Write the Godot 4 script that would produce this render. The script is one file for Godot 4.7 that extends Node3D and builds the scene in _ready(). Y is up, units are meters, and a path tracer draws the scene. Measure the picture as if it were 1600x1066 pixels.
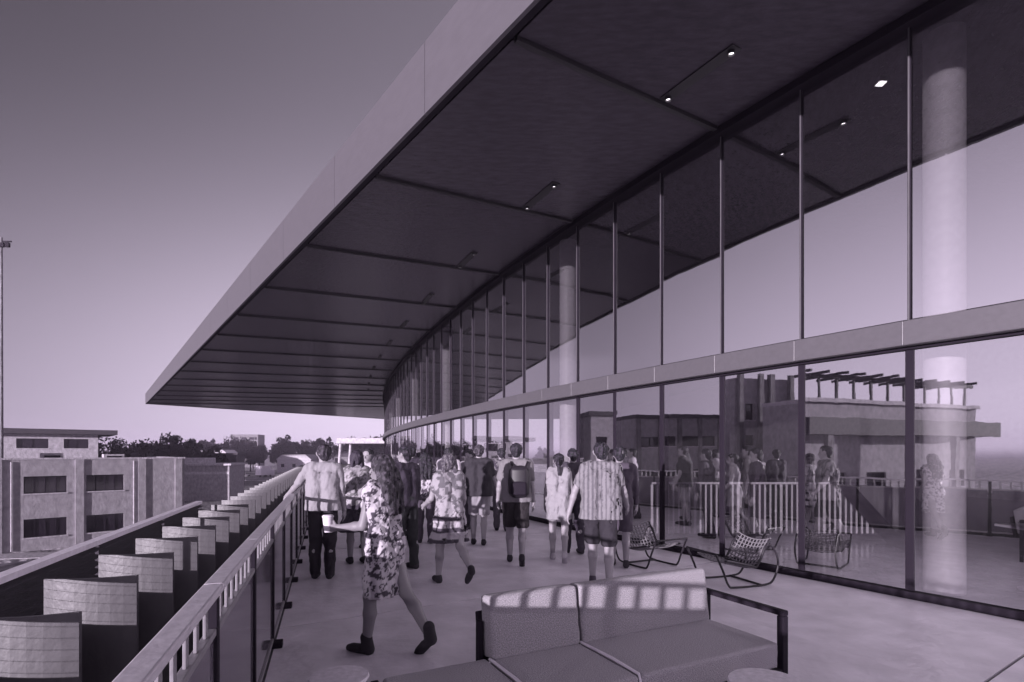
extends Node3D
# Roof terrace under a deep canopy beside a curved glass wall, evening light.
# Plan coordinates: X to the right, D into the depth (world z = -D), y up; terrace floor at y = 0, street at y = GY.

const GY := -6.0
const SOF := 6.38           # underside of the canopy
var rng := RandomNumberGenerator.new()
var M := {}
var used := {}
var box_cache := {}
var tex_cache := {}

# ------------------------------------------------------------------ helpers
func v3(x: float, y: float, d: float) -> Vector3:
	return Vector3(x, y, -d)

func lin(c: Color) -> Color:
	return c.linear_to_srgb()

func tint(v: float) -> Color:      # linear base colour of a thing of lightness v
	var t := clampf(1.0 - v / 0.12, 0.0, 1.0)
	return Color(v * (1.03 + 0.16 * t), v * (0.96 - 0.06 * t), v * (1.07 + 0.36 * t))

func numbered(n: String) -> String:
	if not used.has(n):
		used[n] = 0
		return n
	used[n] += 1
	return "%s_%03d" % [n, used[n]]

func thing(called: String, label: String, category: String, at := Vector3.ZERO, yaw := 0.0, group := "") -> Node3D:
	var o := Node3D.new()
	o.name = numbered(called)
	add_child(o)
	o.position = at
	o.rotation.y = yaw
	tag(o, label, category, group)
	return o

func tag(o: Node, label: String, category: String, group := "") -> void:
	o.set_meta("label", label)
	o.set_meta("category", category)
	if group != "":
		o.set_meta("group", group)

func part(called: String, mesh: Mesh, m: Material, parent: Node, xf := Transform3D.IDENTITY) -> MeshInstance3D:
	var o := MeshInstance3D.new()
	o.name = called
	o.mesh = mesh
	o.material_override = m
	o.transform = xf
	parent.add_child(o, true)
	return o

func struct(called: String, mesh: Mesh, m: Material, xf := Transform3D.IDENTITY) -> MeshInstance3D:
	var o := part(called, mesh, m, self, xf)
	o.set_meta("kind", "structure")
	return o

func yaw_of(d: Vector2) -> float:   # plan direction -> yaw that turns local x onto it
	return atan2(d.y, d.x)

func xf(at: Vector3, yaw := 0.0) -> Transform3D:
	return Transform3D(Basis(Vector3.UP, yaw), at)

func bx(size: Vector3) -> Mesh:
	if not box_cache.has(size):
		var b := BoxMesh.new()
		b.size = size
		box_cache[size] = b
	return box_cache[size]

# box with rounded edges, optional puff of its faces
func rbox(size: Vector3, r: float, seg := 2, puff := 0.0, noise_amp := 0.0, mid := 1) -> Mesh:
	var key := [size, r, seg, puff, noise_amp]
	if box_cache.has(key):
		return box_cache[key]
	var st := SurfaceTool.new()
	st.begin(Mesh.PRIMITIVE_TRIANGLES)
	var h := size * 0.5
	var fn := FastNoiseLite.new()
	fn.seed = 5
	fn.frequency = 4.0
	for ax in 3:
		for sg in [-1.0, 1.0]:
			var u: int = (ax + 1) % 3
			var w: int = (ax + 2) % 3
			var lists := []
			for a in [u, w]:
				var l := []
				for i in seg + 1:
					l.append(-h[a] + r * i / float(seg))
				for i in range(1, mid):
					l.append(lerpf(-h[a] + r, h[a] - r, i / float(mid)))
				for i in seg + 1:
					l.append(h[a] - r + r * i / float(seg))
				lists.append(l)
			var nu: int = lists[0].size()
			var nw: int = lists[1].size()
			var pts := []
			var nrm := []
			for i in nu:
				for j in nw:
					var p := Vector3.ZERO
					p[ax] = h[ax] * sg
					p[u] = lists[0][i]
					p[w] = lists[1][j]
					var inner := Vector3(clampf(p.x, -h.x + r, h.x - r), clampf(p.y, -h.y + r, h.y - r), clampf(p.z, -h.z + r, h.z - r))
					var n := (p - inner).normalized()
					var q := inner + n * r
					if puff > 0.0:
						var k := (1.0 - pow(absf(p[u]) / h[u], 2.0)) * (1.0 - pow(absf(p[w]) / h[w], 2.0))
						q[ax] += sg * puff * k
						q += n * noise_amp * fn.get_noise_3dv(q * 3.0)
						n[u] += p[u] / h[u] * puff * 2.0 / h[u]
						n = n.normalized()
					pts.append(q)
					nrm.append(n)
			for i in nu - 1:
				for j in nw - 1:
					var q := [i * nw + j, (i + 1) * nw + j, (i + 1) * nw + j + 1, i * nw + j + 1]
					var order := [0, 2, 1, 0, 3, 2] if sg > 0 else [0, 1, 2, 0, 2, 3]
					for o in order:
						st.set_normal(nrm[q[o]])
						st.add_vertex(pts[q[o]])
	var m := st.commit()
	box_cache[key] = m
	return m

func prism(poly: Array, y0: float, y1: float) -> Mesh:   # plan polygon between two heights
	var st := SurfaceTool.new()
	st.begin(Mesh.PRIMITIVE_TRIANGLES)
	var pv := PackedVector2Array(poly)
	if Geometry2D.is_polygon_clockwise(pv):
		pv.reverse()
	var tri := Geometry2D.triangulate_polygon(pv)
	for i in range(0, tri.size(), 3):
		var flip := Geometry2D.is_polygon_clockwise(PackedVector2Array([pv[tri[i]], pv[tri[i + 1]], pv[tri[i + 2]]]))
		for k in ([0, 1, 2] if flip else [0, 2, 1]):
			var p := pv[tri[i + k]]
			st.set_normal(Vector3.UP)
			st.add_vertex(v3(p.x, y1, p.y))
		for k in ([0, 2, 1] if flip else [0, 1, 2]):
			var p := pv[tri[i + k]]
			st.set_normal(Vector3.DOWN)
			st.add_vertex(v3(p.x, y0, p.y))
	for i in pv.size():
		var a := pv[i]
		var b := pv[(i + 1) % pv.size()]
		var e := (b - a).normalized()
		var n := v3(e.y, 0, -e.x)
		for q in [v3(a.x, y0, a.y), v3(a.x, y1, a.y), v3(b.x, y1, b.y), v3(a.x, y0, a.y), v3(b.x, y1, b.y), v3(b.x, y0, b.y)]:
			st.set_normal(n)
			st.add_vertex(q)
	return st.commit()

func tube_into(st: SurfaceTool, pts: Array, rad, sides := 8, closed := false) -> void:
	var n := pts.size()
	var rings := []
	var up := Vector3(0.13, 0.97, 0.21).normalized()
	for i in n:
		var a: Vector3 = pts[(i - 1 + n) % n] if closed else pts[maxi(i - 1, 0)]
		var b: Vector3 = pts[(i + 1) % n] if closed else pts[mini(i + 1, n - 1)]
		var t := (b - a).normalized()
		var s := t.cross(up)
		if s.length() < 0.1:
			s = t.cross(Vector3.RIGHT)
		s = s.normalized()
		var u := s.cross(t).normalized()
		var r: float = rad[i] if rad is Array else rad
		var ring := []
		for k in sides:
			var an := TAU * k / sides
			var nn := s * cos(an) + u * sin(an)
			ring.append([pts[i] + nn * r, nn])
		rings.append(ring)
	for i in (n if closed else n - 1):
		var r0: Array = rings[i]
		var r1: Array = rings[(i + 1) % n]
		for k in sides:
			var k2 := (k + 1) % sides
			for q in [r0[k], r0[k2], r1[k2], r0[k], r1[k2], r1[k]]:
				st.set_normal(q[1])
				st.add_vertex(q[0])
	if not closed:
		for e in [[0, -1.0], [n - 1, 1.0]]:
			var ring: Array = rings[e[0]]
			var c: Vector3 = pts[e[0]]
			var t: Vector3 = (pts[1] - pts[0]).normalized() if e[0] == 0 else (pts[n - 1] - pts[n - 2]).normalized()
			for k in sides:
				for q in [c, ring[k][0], ring[(k + 1) % sides][0]]:
					st.set_normal(t * float(e[1]))
					st.add_vertex(q)

func tube(pts: Array, rad, sides := 8, closed := false) -> Mesh:
	var st := SurfaceTool.new()
	st.begin(Mesh.PRIMITIVE_TRIANGLES)
	tube_into(st, pts, rad, sides, closed)
	return st.commit()

func lathe(profile: Array, sides := 32) -> Mesh:      # profile of Vector2(radius, y)
	var st := SurfaceTool.new()
	st.begin(Mesh.PRIMITIVE_TRIANGLES)
	for i in profile.size() - 1:
		var a: Vector2 = profile[i]
		var b: Vector2 = profile[i + 1]
		var e := (b - a).normalized()
		for k in sides:
			var a0 := TAU * k / sides
			var a1 := TAU * (k + 1) / sides
			var P := func(q: Vector2, an: float): return Vector3(q.x * cos(an), q.y, q.x * sin(an))
			var N := func(an: float): return Vector3(e.y * cos(an), -e.x, e.y * sin(an))
			for q in [[a, a0], [b, a1], [b, a0], [a, a0], [a, a1], [b, a1]]:
				st.set_normal(N.call(q[1]))
				st.add_vertex(P.call(q[0], q[1]))
	return st.commit()

# ------------------------------------------------------------------ materials
func noise_tex(lo: float, hi: float, freq: float, octaves := 4, size := 512, sd := 1) -> NoiseTexture2D:
	var key := [lo, hi, freq, octaves, size, sd]
	if tex_cache.has(key):
		return tex_cache[key]
	var t := NoiseTexture2D.new()
	t.width = size
	t.height = size
	t.seamless = true
	var n := FastNoiseLite.new()
	n.seed = sd
	n.noise_type = FastNoiseLite.TYPE_SIMPLEX_SMOOTH
	n.frequency = freq
	n.fractal_octaves = octaves
	t.noise = n
	var g := Gradient.new()
	g.set_color(0, Color(lo, lo, lo))
	g.set_color(1, Color(hi, hi, hi))
	t.color_ramp = g
	tex_cache[key] = t
	return t

func bump_tex(freq: float, strength: float, sd := 3, size := 512) -> NoiseTexture2D:
	var key := ["b", freq, strength, sd, size]
	if tex_cache.has(key):
		return tex_cache[key]
	var t := NoiseTexture2D.new()
	t.width = size
	t.height = size
	t.seamless = true
	t.as_normal_map = true
	t.bump_strength = strength
	var n := FastNoiseLite.new()
	n.seed = sd
	n.frequency = freq
	n.fractal_octaves = 4
	t.noise = n
	tex_cache[key] = t
	return t

func mat(v: float, rough := 0.7, metal := 0.0) -> StandardMaterial3D:
	var m := StandardMaterial3D.new()
	m.albedo_color = lin(tint(v))
	m.roughness = rough
	m.metallic = metal
	return m

func nmat(v: float, rough: float, metal: float, scale: Vector3, lo := 0.75, hi := 1.0, freq := 0.012, bump := 0.0, world := true, sd := 1) -> StandardMaterial3D:
	var m := mat(v / ((lo + hi) * 0.5), rough, metal)
	m.albedo_texture = noise_tex(lo, hi, freq, 5, 512, sd)
	m.uv1_triplanar = true
	m.uv1_world_triplanar = world
	m.uv1_scale = scale
	if bump > 0.0:
		m.normal_enabled = true
		m.normal_texture = bump_tex(0.05, bump, sd + 2)
	return m

func vmat(rough := 0.8) -> StandardMaterial3D:
	var m := StandardMaterial3D.new()
	m.vertex_color_use_as_albedo = true
	m.roughness = rough
	return m

func make_materials() -> void:
	M.concrete = []
	for i in 4:
		var c := nmat([0.72, 0.70, 0.74, 0.71][i], 0.32, 0.0, Vector3(0.33, 0.33, 0.33), 0.86, 1.0, 0.011, 0.8, true, 11 + i)
		c.metallic_specular = 0.7
		M.concrete.append(c)
	M.substrate = nmat(0.10, 0.9, 0.0, Vector3(1, 1, 1), 0.7, 1.0)
	M.soffit = []
	for i in 3:
		M.soffit.append(nmat([0.050, 0.056, 0.045][i], 0.24, 0.0, Vector3(0.25, 0.25, 0.9), 0.82, 1.0, 0.02, 1.0, true, 31 + i))
	M.dark = mat(0.012, 0.6)
	M.frame_dark = mat(0.016, 0.7)
	M.frame_dark.metallic_specular = 0.2
	M.fascia = nmat(0.105, 0.45, 0.1, Vector3(0.3, 0.6, 0.3), 0.94, 1.0, 0.02, 0.5, true, 41)
	M.alu = nmat(0.10, 0.6, 0.0, Vector3(1.5, 0.2, 1.5), 0.8, 1.0, 0.03, 0.0, true, 43)
	M.transom = nmat(0.11, 0.42, 0.2, Vector3(0.8, 0.8, 0.8), 0.92, 1.0, 0.03, 0.4, true, 52)
	M.alu_light = nmat(0.26, 0.42, 0.2, Vector3(0.8, 0.8, 0.8), 0.9, 1.0, 0.03, 0.6, true, 44)
	M.rail = nmat(0.52, 0.4, 0.0, Vector3(0.8, 0.8, 0.8), 0.9, 1.0, 0.03, 0.5, true, 53)
	M.cap = nmat(0.8, 0.45, 0.0, Vector3(0.8, 0.8, 0.8), 0.9, 1.0, 0.03, 0.5, true, 54)
	var pg := StandardMaterial3D.new()      # dark tinted glass
	pg.transparency = BaseMaterial3D.TRANSPARENCY_ALPHA
	pg.albedo_color = Color(0.44, 0.41, 0.46, 0.76)
	pg.roughness = 0.08
	M.panel = pg
	M.fin_light = nmat(0.115, 0.5, 0.1, Vector3(0.9, 0.5, 0.9), 0.9, 1.0, 0.02, 0.6, true, 46)
	M.dark_lining = nmat(0.05, 0.85, 0.0, Vector3(0.9, 0.5, 0.9), 0.7, 1.0, 0.02, 1.5, true, 47)      # made-up near-black lining that keeps the trough dark
	M.column = nmat(0.55, 0.5, 0.0, Vector3(0.8, 0.8, 0.8), 0.88, 1.0, 0.02, 0.4, true, 48)
	M.white = nmat(0.70, 0.5, 0.0, Vector3(2, 2, 2), 0.85, 1.0, 0.02, 0.4, true, 49)
	M.inside_floor = nmat(0.3, 0.15, 0.0, Vector3(0.5, 0.5, 0.5), 0.6, 1.0, 0.02, 0.0, true, 50)
	M.inside_wall = nmat(0.12, 0.7, 0.0, Vector3(0.4, 0.4, 0.4), 0.7, 1.0, 0.02, 0.0, true, 51)
	var g := StandardMaterial3D.new()     # coated solar-control glass: part mirror, part clear
	var im := Image.create(4, 4, false, Image.FORMAT_RGBA8)
	im.fill(Color.WHITE)
	g.albedo_texture = ImageTexture.create_from_image(im)
	g.transparency = BaseMaterial3D.TRANSPARENCY_ALPHA
	g.albedo_color = Color(0.98, 0.975, 0.985, 0.68)
	g.metallic = 1.0
	g.roughness = 0.012
	g.normal_enabled = true
	g.normal_texture = bump_tex(0.004, 0.6, 91, 256)
	g.normal_scale = 0.06
	M.glass = g
	var gl := g.duplicate()
	gl.albedo_color = Color(0.98, 0.975, 0.985, 0.58)
	M.glass_low = gl
	M.window = mat(0.02, 0.08, 0.0)
	M.sofa = fabric(0.41, 61)
	M.sofa_seat = fabric(0.46, 62)
	M.piping = mat(0.7, 0.8)
	M.ground = nmat(0.52, 0.95, 0.0, Vector3(0.035, 0.035, 0.035), 0.35, 1.0, 0.02, 4.0, true, 71)
	M.grass = nmat(0.22, 0.95, 0.0, Vector3(0.05, 0.05, 0.05), 0.6, 1.0, 0.03, 3.0, true, 72)
	M.asphalt = nmat(0.2, 0.9, 0.0, Vector3(0.1, 0.1, 0.1), 0.75, 1.0, 0.03, 2.0, true, 73)
	M.brick = nmat(0.37, 0.9, 0.0, Vector3(0.22, 0.11, 0.22), 0.74, 1.0, 0.022, 1.0, true, 74)
	M.brick_dark = nmat(0.22, 0.9, 0.0, Vector3(0.3, 0.1, 0.3), 0.6, 1.0, 0.02, 3.0, true, 75)
	M.stone = nmat(0.52, 0.85, 0.0, Vector3(0.25, 0.15, 0.25), 0.72, 1.0, 0.02, 2.0, true, 76)
	M.roof_dark = nmat(0.07, 0.8, 0.0, Vector3(0.3, 0.3, 0.3), 0.7, 1.0, 0.03, 1.0, true, 77)
	M.leaf = []
	for i in 3:
		var l := mat([0.075, 0.095, 0.065][i], 0.75)
		l.backlight = lin(tint(0.05))
		M.leaf.append(l)
	M.bark = nmat(0.06, 0.9, 0.0, Vector3(2, 0.5, 2), 0.6, 1.0)
	M.cloth = vmat(0.85)
	M.skin = vmat(0.55)
	M.hair = vmat(0.75)
	M.rope = mat(0.16, 0.8)
	M.black = mat(0.012, 0.5)
	var e := mat(0.8)
	e.emission_enabled = true
	e.emission = Color(1.0, 0.96, 1.0)
	e.emission_energy_multiplier = 2.5
	M.lamp = e
	M.tint_glass = mat(0.02, 0.05, 0.0)

func fabric(v: float, sd: int) -> StandardMaterial3D:
	var m := nmat(v, 0.95, 0.0, Vector3(3.4, 3.4, 3.4), 0.5, 1.0, 0.07, 6.0, false, sd)
	m.rim_enabled = true
	m.rim = 0.3
	return m

# ------------------------------------------------------------------ facade curve
var fx := PackedVector2Array()
var fth := PackedFloat32Array()
const FS0 := -14.0
const FSTEP := 0.05

func heading(s: float) -> float:
	var S := [-14.0, 0.0, 3.0, 6.0, 9.0, 13.0, 18.0, 25.0, 35.0, 50.0, 65.0, 95.0]
	var T := [40.0, 34.0, 31.0, 28.0, 25.5, 23.3, 21.5, 19.2, 15.8, 12.2, 9.5, 5.0]
	for i in S.size() - 1:
		if s <= S[i + 1]:
			return deg_to_rad(lerpf(T[i], T[i + 1], (s - S[i]) / (S[i + 1] - S[i])))
	return deg_to_rad(5.0)

func make_curve() -> void:
	var p := Vector2(4.92, 5.23)
	var s := 0.0
	while s > FS0:       # walk back to the start
		var th := heading(s - FSTEP * 0.5)
		p -= Vector2(-sin(th), cos(th)) * FSTEP
		s -= FSTEP
	s = FS0
	while s < 95.0:
		fx.append(p)
		var th := heading(s + FSTEP * 0.5)
		p += Vector2(-sin(th), cos(th)) * FSTEP
		s += FSTEP

func fac(s: float, off := 0.0) -> Vector2:    # point on the glass line, off metres towards the terrace
	var u := clampf((s - FS0) / FSTEP, 0, fx.size() - 1.01)
	var i := int(u)
	var p := fx[i].lerp(fx[i + 1], u - i)
	var th := heading(s)
	return p + Vector2(-cos(th), -sin(th)) * off

const E0 := Vector2(0.27, 5.74)               # the canopy's straight outer edge
const EDIR := Vector2(-0.6056, 0.7958)
const ELEN := 59.1

func edge(t: float) -> Vector2:
	return E0 + EDIR * t

func edge_hit(s: float) -> float:             # where the normal of the glass at s meets the outer edge
	var p := fac(s)
	var th := heading(s)
	var n := Vector2(-cos(th), -sin(th))
	var den := n.cross(EDIR)
	return (p - E0).cross(n) / n.cross(EDIR) * -1.0 if absf(den) > 1e-6 else 0.0

# ------------------------------------------------------------------ ready
func _ready() -> void:
	rng.seed = 7
	# camera: level, lens shifted upwards
	var cam := Camera3D.new()
	cam.name = "camera"
	cam.projection = Camera3D.PROJECTION_FRUSTUM
	cam.near = 0.1
	cam.far = 1500.0
	cam.size = 0.1 * 1066.0 / 850.0
	cam.frustum_offset = Vector2(0, 0.1 * 175.0 / 850.0)
	cam.position = Vector3(0, 1.6, 0)
	add_child(cam)
	cam.current = true
	# sky
	var el := deg_to_rad(5.9)
	var az := deg_to_rad(31.0)
	var dirn := Vector3(sin(az) * cos(el), -sin(el), -cos(az) * cos(el))     # the way the sunlight travels
	var sm := PanoramaSkyMaterial.new()
	sm.panorama = ImageTexture.create_from_image(clear_sky(-dirn))
	var sky := Sky.new()
	sky.sky_material = sm
	var env := Environment.new()
	env.background_mode = Environment.BG_SKY
	env.sky = sky
	env.tonemap_mode = Environment.TONE_MAPPER_LINEAR
	env.tonemap_exposure = 1.65
	env.fog_enabled = true
	env.fog_density = 0.0005
	env.fog_light_color = lin(Color(0.62, 0.54, 0.69))
	env.sdfgi_enabled = true
	env.ssao_enabled = true
	env.ssil_enabled = true
	var we := WorldEnvironment.new()
	we.name = "world_environment"
	we.environment = env
	add_child(we)
	# low sun from behind on the left: it skims over the railing and under the canopy
	var sun := DirectionalLight3D.new()
	sun.name = "sun"
	sun.basis = Basis.looking_at(dirn, Vector3.UP)
	sun.light_energy = 1.55
	sun.light_color = lin(Color(1.0, 0.90, 1.0))
	sun.light_angular_distance = 0.6
	sun.shadow_enabled = true
	add_child(sun)

	make_materials()
	make_curve()
	build_ground()
	build_terrace()
	build_glass_building()
	build_soffit_lights()
	build_railing()
	build_screen()
	build_inside()
	build_neighbours()
	build_far()
	build_trees()
	build_furniture()
	print("pre ", Time.get_ticks_msec())
	build_people()
	print("built ", Time.get_ticks_msec())

# clear evening sky: bright haze at the horizon, deeper overhead, darkest at right angles to the sun
func clear_sky(to_sun: Vector3) -> Image:
	var w := 512
	var h := 256
	var im := Image.create(w, h, false, Image.FORMAT_RGBF)
	for j in h:
		var th := PI * (j + 0.5) / h
		var e := 90.0 - rad_to_deg(th)
		var base := (0.135 + 0.45 * exp(-pow(absf(e) / 20.0, 2.2))) / 1.65
		if e < 0.0:
			base = 0.5 / 1.65 * exp(-pow(-e / 25.0, 1.0))
		for i in w:
			var ph := TAU * (i + 0.5) / w
			var d := Vector3(sin(th) * sin(ph), cos(th), -sin(th) * cos(ph))
			var c := d.dot(to_sun)
			var f := 0.41 + 1.12 * (1.0 - exp(-3.2 * c * c))
			f += 1.3 * exp(-rad_to_deg(acos(clampf(c, -1, 1))) / 22.0)
			var l := base * f
			im.set_pixel(i, j, Color(l * 1.17, l, l * 1.29))
	return im

# ------------------------------------------------------------------ setting
func build_ground() -> void:
	struct("ground", bx(Vector3(1800, 0.5, 1800)), M.ground, xf(v3(0, GY - 0.25, 300)))
	struct("lawn", prism([Vector2(-75, 70), Vector2(-33, 62), Vector2(-5, 80), Vector2(-5, 148), Vector2(-140, 148), Vector2(-110, 90)], GY - 0.1, GY + 0.02), M.grass)
	struct("road", prism([Vector2(-200, 152), Vector2(60, 152), Vector2(60, 161), Vector2(-200, 161)], GY - 0.1, GY + 0.03), M.asphalt)
	struct("kerb", prism([Vector2(-200, 150.5), Vector2(60, 150.5), Vector2(60, 151), Vector2(-200, 151)], GY - 0.1, GY + 0.15), M.stone)
	struct("car_park", prism([Vector2(-160, 166), Vector2(60, 166), Vector2(60, 205), Vector2(-160, 205)], GY - 0.1, GY + 0.035), M.asphalt)
	struct("path", prism([Vector2(-60, 34), Vector2(-26, 41), Vector2(-26, 43.4), Vector2(-60, 36.4)], GY - 0.1, GY + 0.03), M.stone)

func rail_x(d: float) -> float:
	return -0.89 - 0.338 * (d - 1.26)

func build_terrace() -> void:
	var poly := []
	for i in 40:
		poly.append(fac(-13.0 + i * 2.3, -0.02))
	poly.append(Vector2(rail_x(82.0) - 0.15, 82.0))
	poly.append(Vector2(rail_x(-7.0) - 0.15, -7.0))
	var base := struct("terrace_floor", prism(poly, -0.45, -0.02), M.substrate)
	# cast concrete bays: rows follow the glass, each row cut in three
	var s := 3.36 - 3.64 * 4
	var k := 0
	while s < 50.0:
		for j in 3:
			var q := []
			for e in [[s + 0.011, j / 3.0], [s + 3.629, j / 3.0], [s + 3.629, (j + 1) / 3.0], [s + 0.011, (j + 1) / 3.0]]:
				var a := fac(e[0], 0.10)
				var th := heading(e[0])
				var n := Vector2(-cos(th), -sin(th))
				# distance from the glass to the railing along the normal
				var l := ((rail_x(a.y) + 0.02) - a.x) / (n.x + 0.338 * n.y)
				q.append([a, n, l, e[1]])
			var pts := []
			for e in q:
				var l: float = e[2]
				var f: float = e[3]
				var d := l * f + (0.005 if f < 0.5 and f > 0.0 else 0.0) - (0.005 if f > 0.5 and f < 1.0 else 0.0)
				pts.append(e[0] + e[1] * d)
			part("concrete_slab", prism(pts, -0.019, 0.0), M.concrete[(k * 3 + j * 2) % 4], base)
		s += 3.64
		k += 1

# ------------------------------------------------------------------ the glass building
func build_glass_building() -> void:
	var b := thing("glass_building", "curved building with tall reflective glass wall under a deep flat canopy", "building", v3(5, 0, 8))
	var inv := Transform3D(Basis.IDENTITY, -b.position)
	# roof slab closes the canopy and the rooms behind the glass
	var rp := [edge(-16.0), edge(ELEN), Vector2(-17.6, 76.7), Vector2(30, 76.7), Vector2(40, -8)]
	part("roof", prism(rp, SOF + 0.25, SOF + 0.93), M.roof_dark, b, inv)
	var can := part("canopy", prism([edge(-16.0) + Vector2(0.12, 0.1), edge(ELEN) + Vector2(0.3, 0.1), Vector2(-17.4, 76.4), fac(79.0, -0.3), fac(50.0, -0.3), fac(30.0, -0.3), fac(15.0, -0.3), fac(8.0, -0.3), fac(3.0, -0.3), fac(-4.0, -0.3), fac(-13.0, -0.3)], SOF + 0.06, SOF + 0.24), M.dark, b, inv)
	# soffit panels with open joints, at right angles to the glass
	var joints := []
	var s := 3.36 - 3.64 * 4
	while s < 84.0:
		joints.append(s)
		s += 3.64
	for i in joints.size() - 1:
		var s0: float = joints[i] + 0.045
		var s1: float = joints[i + 1] - 0.045
		var t0 := edge_hit(s0)
		var t1 := edge_hit(s1)
		if t0 > ELEN - 0.4:
			continue
		var inn := 0.13
		var nrm := Vector2(EDIR.y, -EDIR.x)
		var pts := [fac(s0, 0.16), fac((s0 + s1) * 0.5, 0.16), fac(s1, 0.16)]
		if t1 > ELEN - 0.3:
			pts.append(Vector2(-17.7, 76.3))
			t1 = ELEN - 0.3
		pts.append(edge(t1) + nrm * inn)
		pts.append(edge(t0) + nrm * inn)
		part("soffit_panel", prism(pts, SOF, SOF + 0.04), M.soffit[i % 3], can)
		var g0: Vector2 = pts[2]
		var g1: Vector2 = pts[-2]
		if pts.size() == 5:
			var along := (fac(s1 + 0.05) - fac(s1 - 0.05)).normalized()
			part("joint_strip", prism([g0 + along * 0.01, g0 + along * 0.08, g1 + along * 0.08, g1 + along * 0.01], SOF - 0.045, SOF + 0.05), M.dark, can)
	# fascia: one metal panel every 12 feet
	var t := -15.9
	var k := 0
	while t < ELEN - 0.1:
		var t1 := minf(t + 3.66, ELEN)
		var a := edge(t + 0.006)
		var c := edge(t1 - 0.006)
		var nrm := Vector2(-EDIR.y, EDIR.x)
		var m := prism([a, c, c + nrm * 0.05, a + nrm * 0.05], SOF - 0.03, SOF + 0.98)
		part("fascia_panel", m, M.fascia, can)
		t += 3.66
		k += 1
	part("edge_trim", prism([edge(-15.9), edge(ELEN), edge(ELEN) + Vector2(EDIR.y, -EDIR.x) * 0.09, edge(-15.9) + Vector2(EDIR.y, -EDIR.x) * 0.09], SOF - 0.02, SOF + 0.05), M.frame_dark, can)
	var ce := edge(ELEN)
	var cf := Vector2(-17.6, 76.75)
	var en := (cf - ce).normalized()
	part("end_fascia", prism([ce, cf, cf + Vector2(-en.y, en.x) * 0.05, ce + Vector2(-en.y, en.x) * 0.05], SOF - 0.03, SOF + 0.98), M.fascia, can)
	# glazing, bay by bay
	var bay := 1.213
	var up := QuadMesh.new()
	up.size = Vector2(bay - 0.05, 3.27)
	var low := QuadMesh.new()
	low.size = Vector2(bay - 0.06, 2.66)
	var s_m := 0.94 - bay * 10
	var body := rbox(Vector3(0.03, 3.30, 0.036), 0.004, 1)
	var cap := rbox(Vector3(0.016, 3.29, 0.008), 0.002, 1)
	var post_low := rbox(Vector3(0.085, 2.68, 0.13), 0.006, 1)
	while s_m < 82.0:
		var p := fac(s_m)
		var p2 := fac(s_m + bay)
		var c := (p + p2) * 0.5
		var d := (p2 - p).normalized()
		var yw := yaw_of(d)
		var nout := Vector2(-d.y, d.x)       # towards the terrace
		if nout.dot(Vector2(-1, -0.3)) < 0:
			nout = -nout
		var jig := rng.randf_range(-0.013, 0.013)
		var jp := rng.randf_range(-0.004, 0.004)
		var bas := Basis(Vector3.UP, yw + jig * 0.4) * Basis(Vector3.RIGHT, jp * 0.5)
		part("glass_pane", up, M.glass, b, Transform3D(bas, v3(c.x, 3.06 + 1.655, c.y) - b.position))
		bas = Basis(Vector3.UP, yw - jig * 0.8) * Basis(Vector3.RIGHT, -jp)
		part("glass_pane", low, M.glass_low, b, Transform3D(bas, v3(c.x, 0.08 + 1.335, c.y) - b.position))
		var pm := p + nout * 0.012
		var mu := part("mullion", body, M.frame_dark, b, Transform3D(Basis(Vector3.UP, yw), v3(pm.x, 3.05 + 1.65, pm.y) - b.position))
		part("cap_strip", cap, M.alu, mu, xf(Vector3(0, 0, -0.0225)))
		pm = p - nout * 0.05
		part("mullion", post_low, M.frame_dark, b, Transform3D(Basis(Vector3.UP, yw), v3(pm.x, 0.08 + 1.34, pm.y) - b.position))
		var L := p.distance_to(p2)
		var tc := c + nout * 0.06
		part("transom", rbox(Vector3(snappedf(L, 0.01) + 0.012, 0.27, 0.22), 0.012, 1), M.transom, b, Transform3D(Basis(Vector3.UP, yw), v3(tc.x, 2.905, tc.y) - b.position))
		part("transom_gap", bx(Vector3(snappedf(L, 0.01), 0.03, 0.10)), M.frame_dark, b, Transform3D(Basis(Vector3.UP, yw), v3(c.x, 2.755, c.y) - b.position))
		part("base_rail", bx(Vector3(snappedf(L, 0.01) + 0.01, 0.075, 0.12)), M.frame_dark, b, Transform3D(Basis(Vector3.UP, yw), v3(c.x, 0.0385, c.y) - b.position))
		var hc := c + nout * 0.04
		part("head_rail", bx(Vector3(snappedf(L, 0.01) + 0.01, 0.10, 0.20)), M.frame_dark, b, Transform3D(Basis(Vector3.UP, yw), v3(hc.x, SOF - 0.045, hc.y) - b.position))
		s_m += bay
	# round columns just behind the glass
	var col := lathe([Vector2(0.0, 0.0), Vector2(0.2, 0.0), Vector2(0.2, SOF + 0.06), Vector2(0.0, SOF + 0.06)], 40)
	for q in [Vector2(4.99, 6.28), Vector2(1.29, 12.45), Vector2(-2.50, 21.1), fac(24.5, -0.5), fac(32.0, -0.5), fac(40, -0.5), fac(-7.5, -0.6)]:
		part("column", col, M.column, b, Transform3D(Basis.IDENTITY, v3(q.x, 0, q.y) - b.position))
	# rooms behind: floor, ceiling, back and end walls
	var fp := []
	for i in 46:
		fp.append(fac(-13.0 + i * 2.0, -0.08))
	fp.append(Vector2(30, 76))
	fp.append(Vector2(38, -7))
	part("inside_floor", prism(fp, -0.45, -0.005), M.inside_floor, b, inv)
	part("inside_ceiling", prism(fp, SOF + 0.05, SOF + 0.15), M.soffit[0], b, inv)
	part("back_wall", prism([Vector2(20, -7), Vector2(20.4, -7), Vector2(10.4, 76), Vector2(10, 76)], -0.4, SOF + 0.1), M.inside_wall, b, inv)
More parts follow.
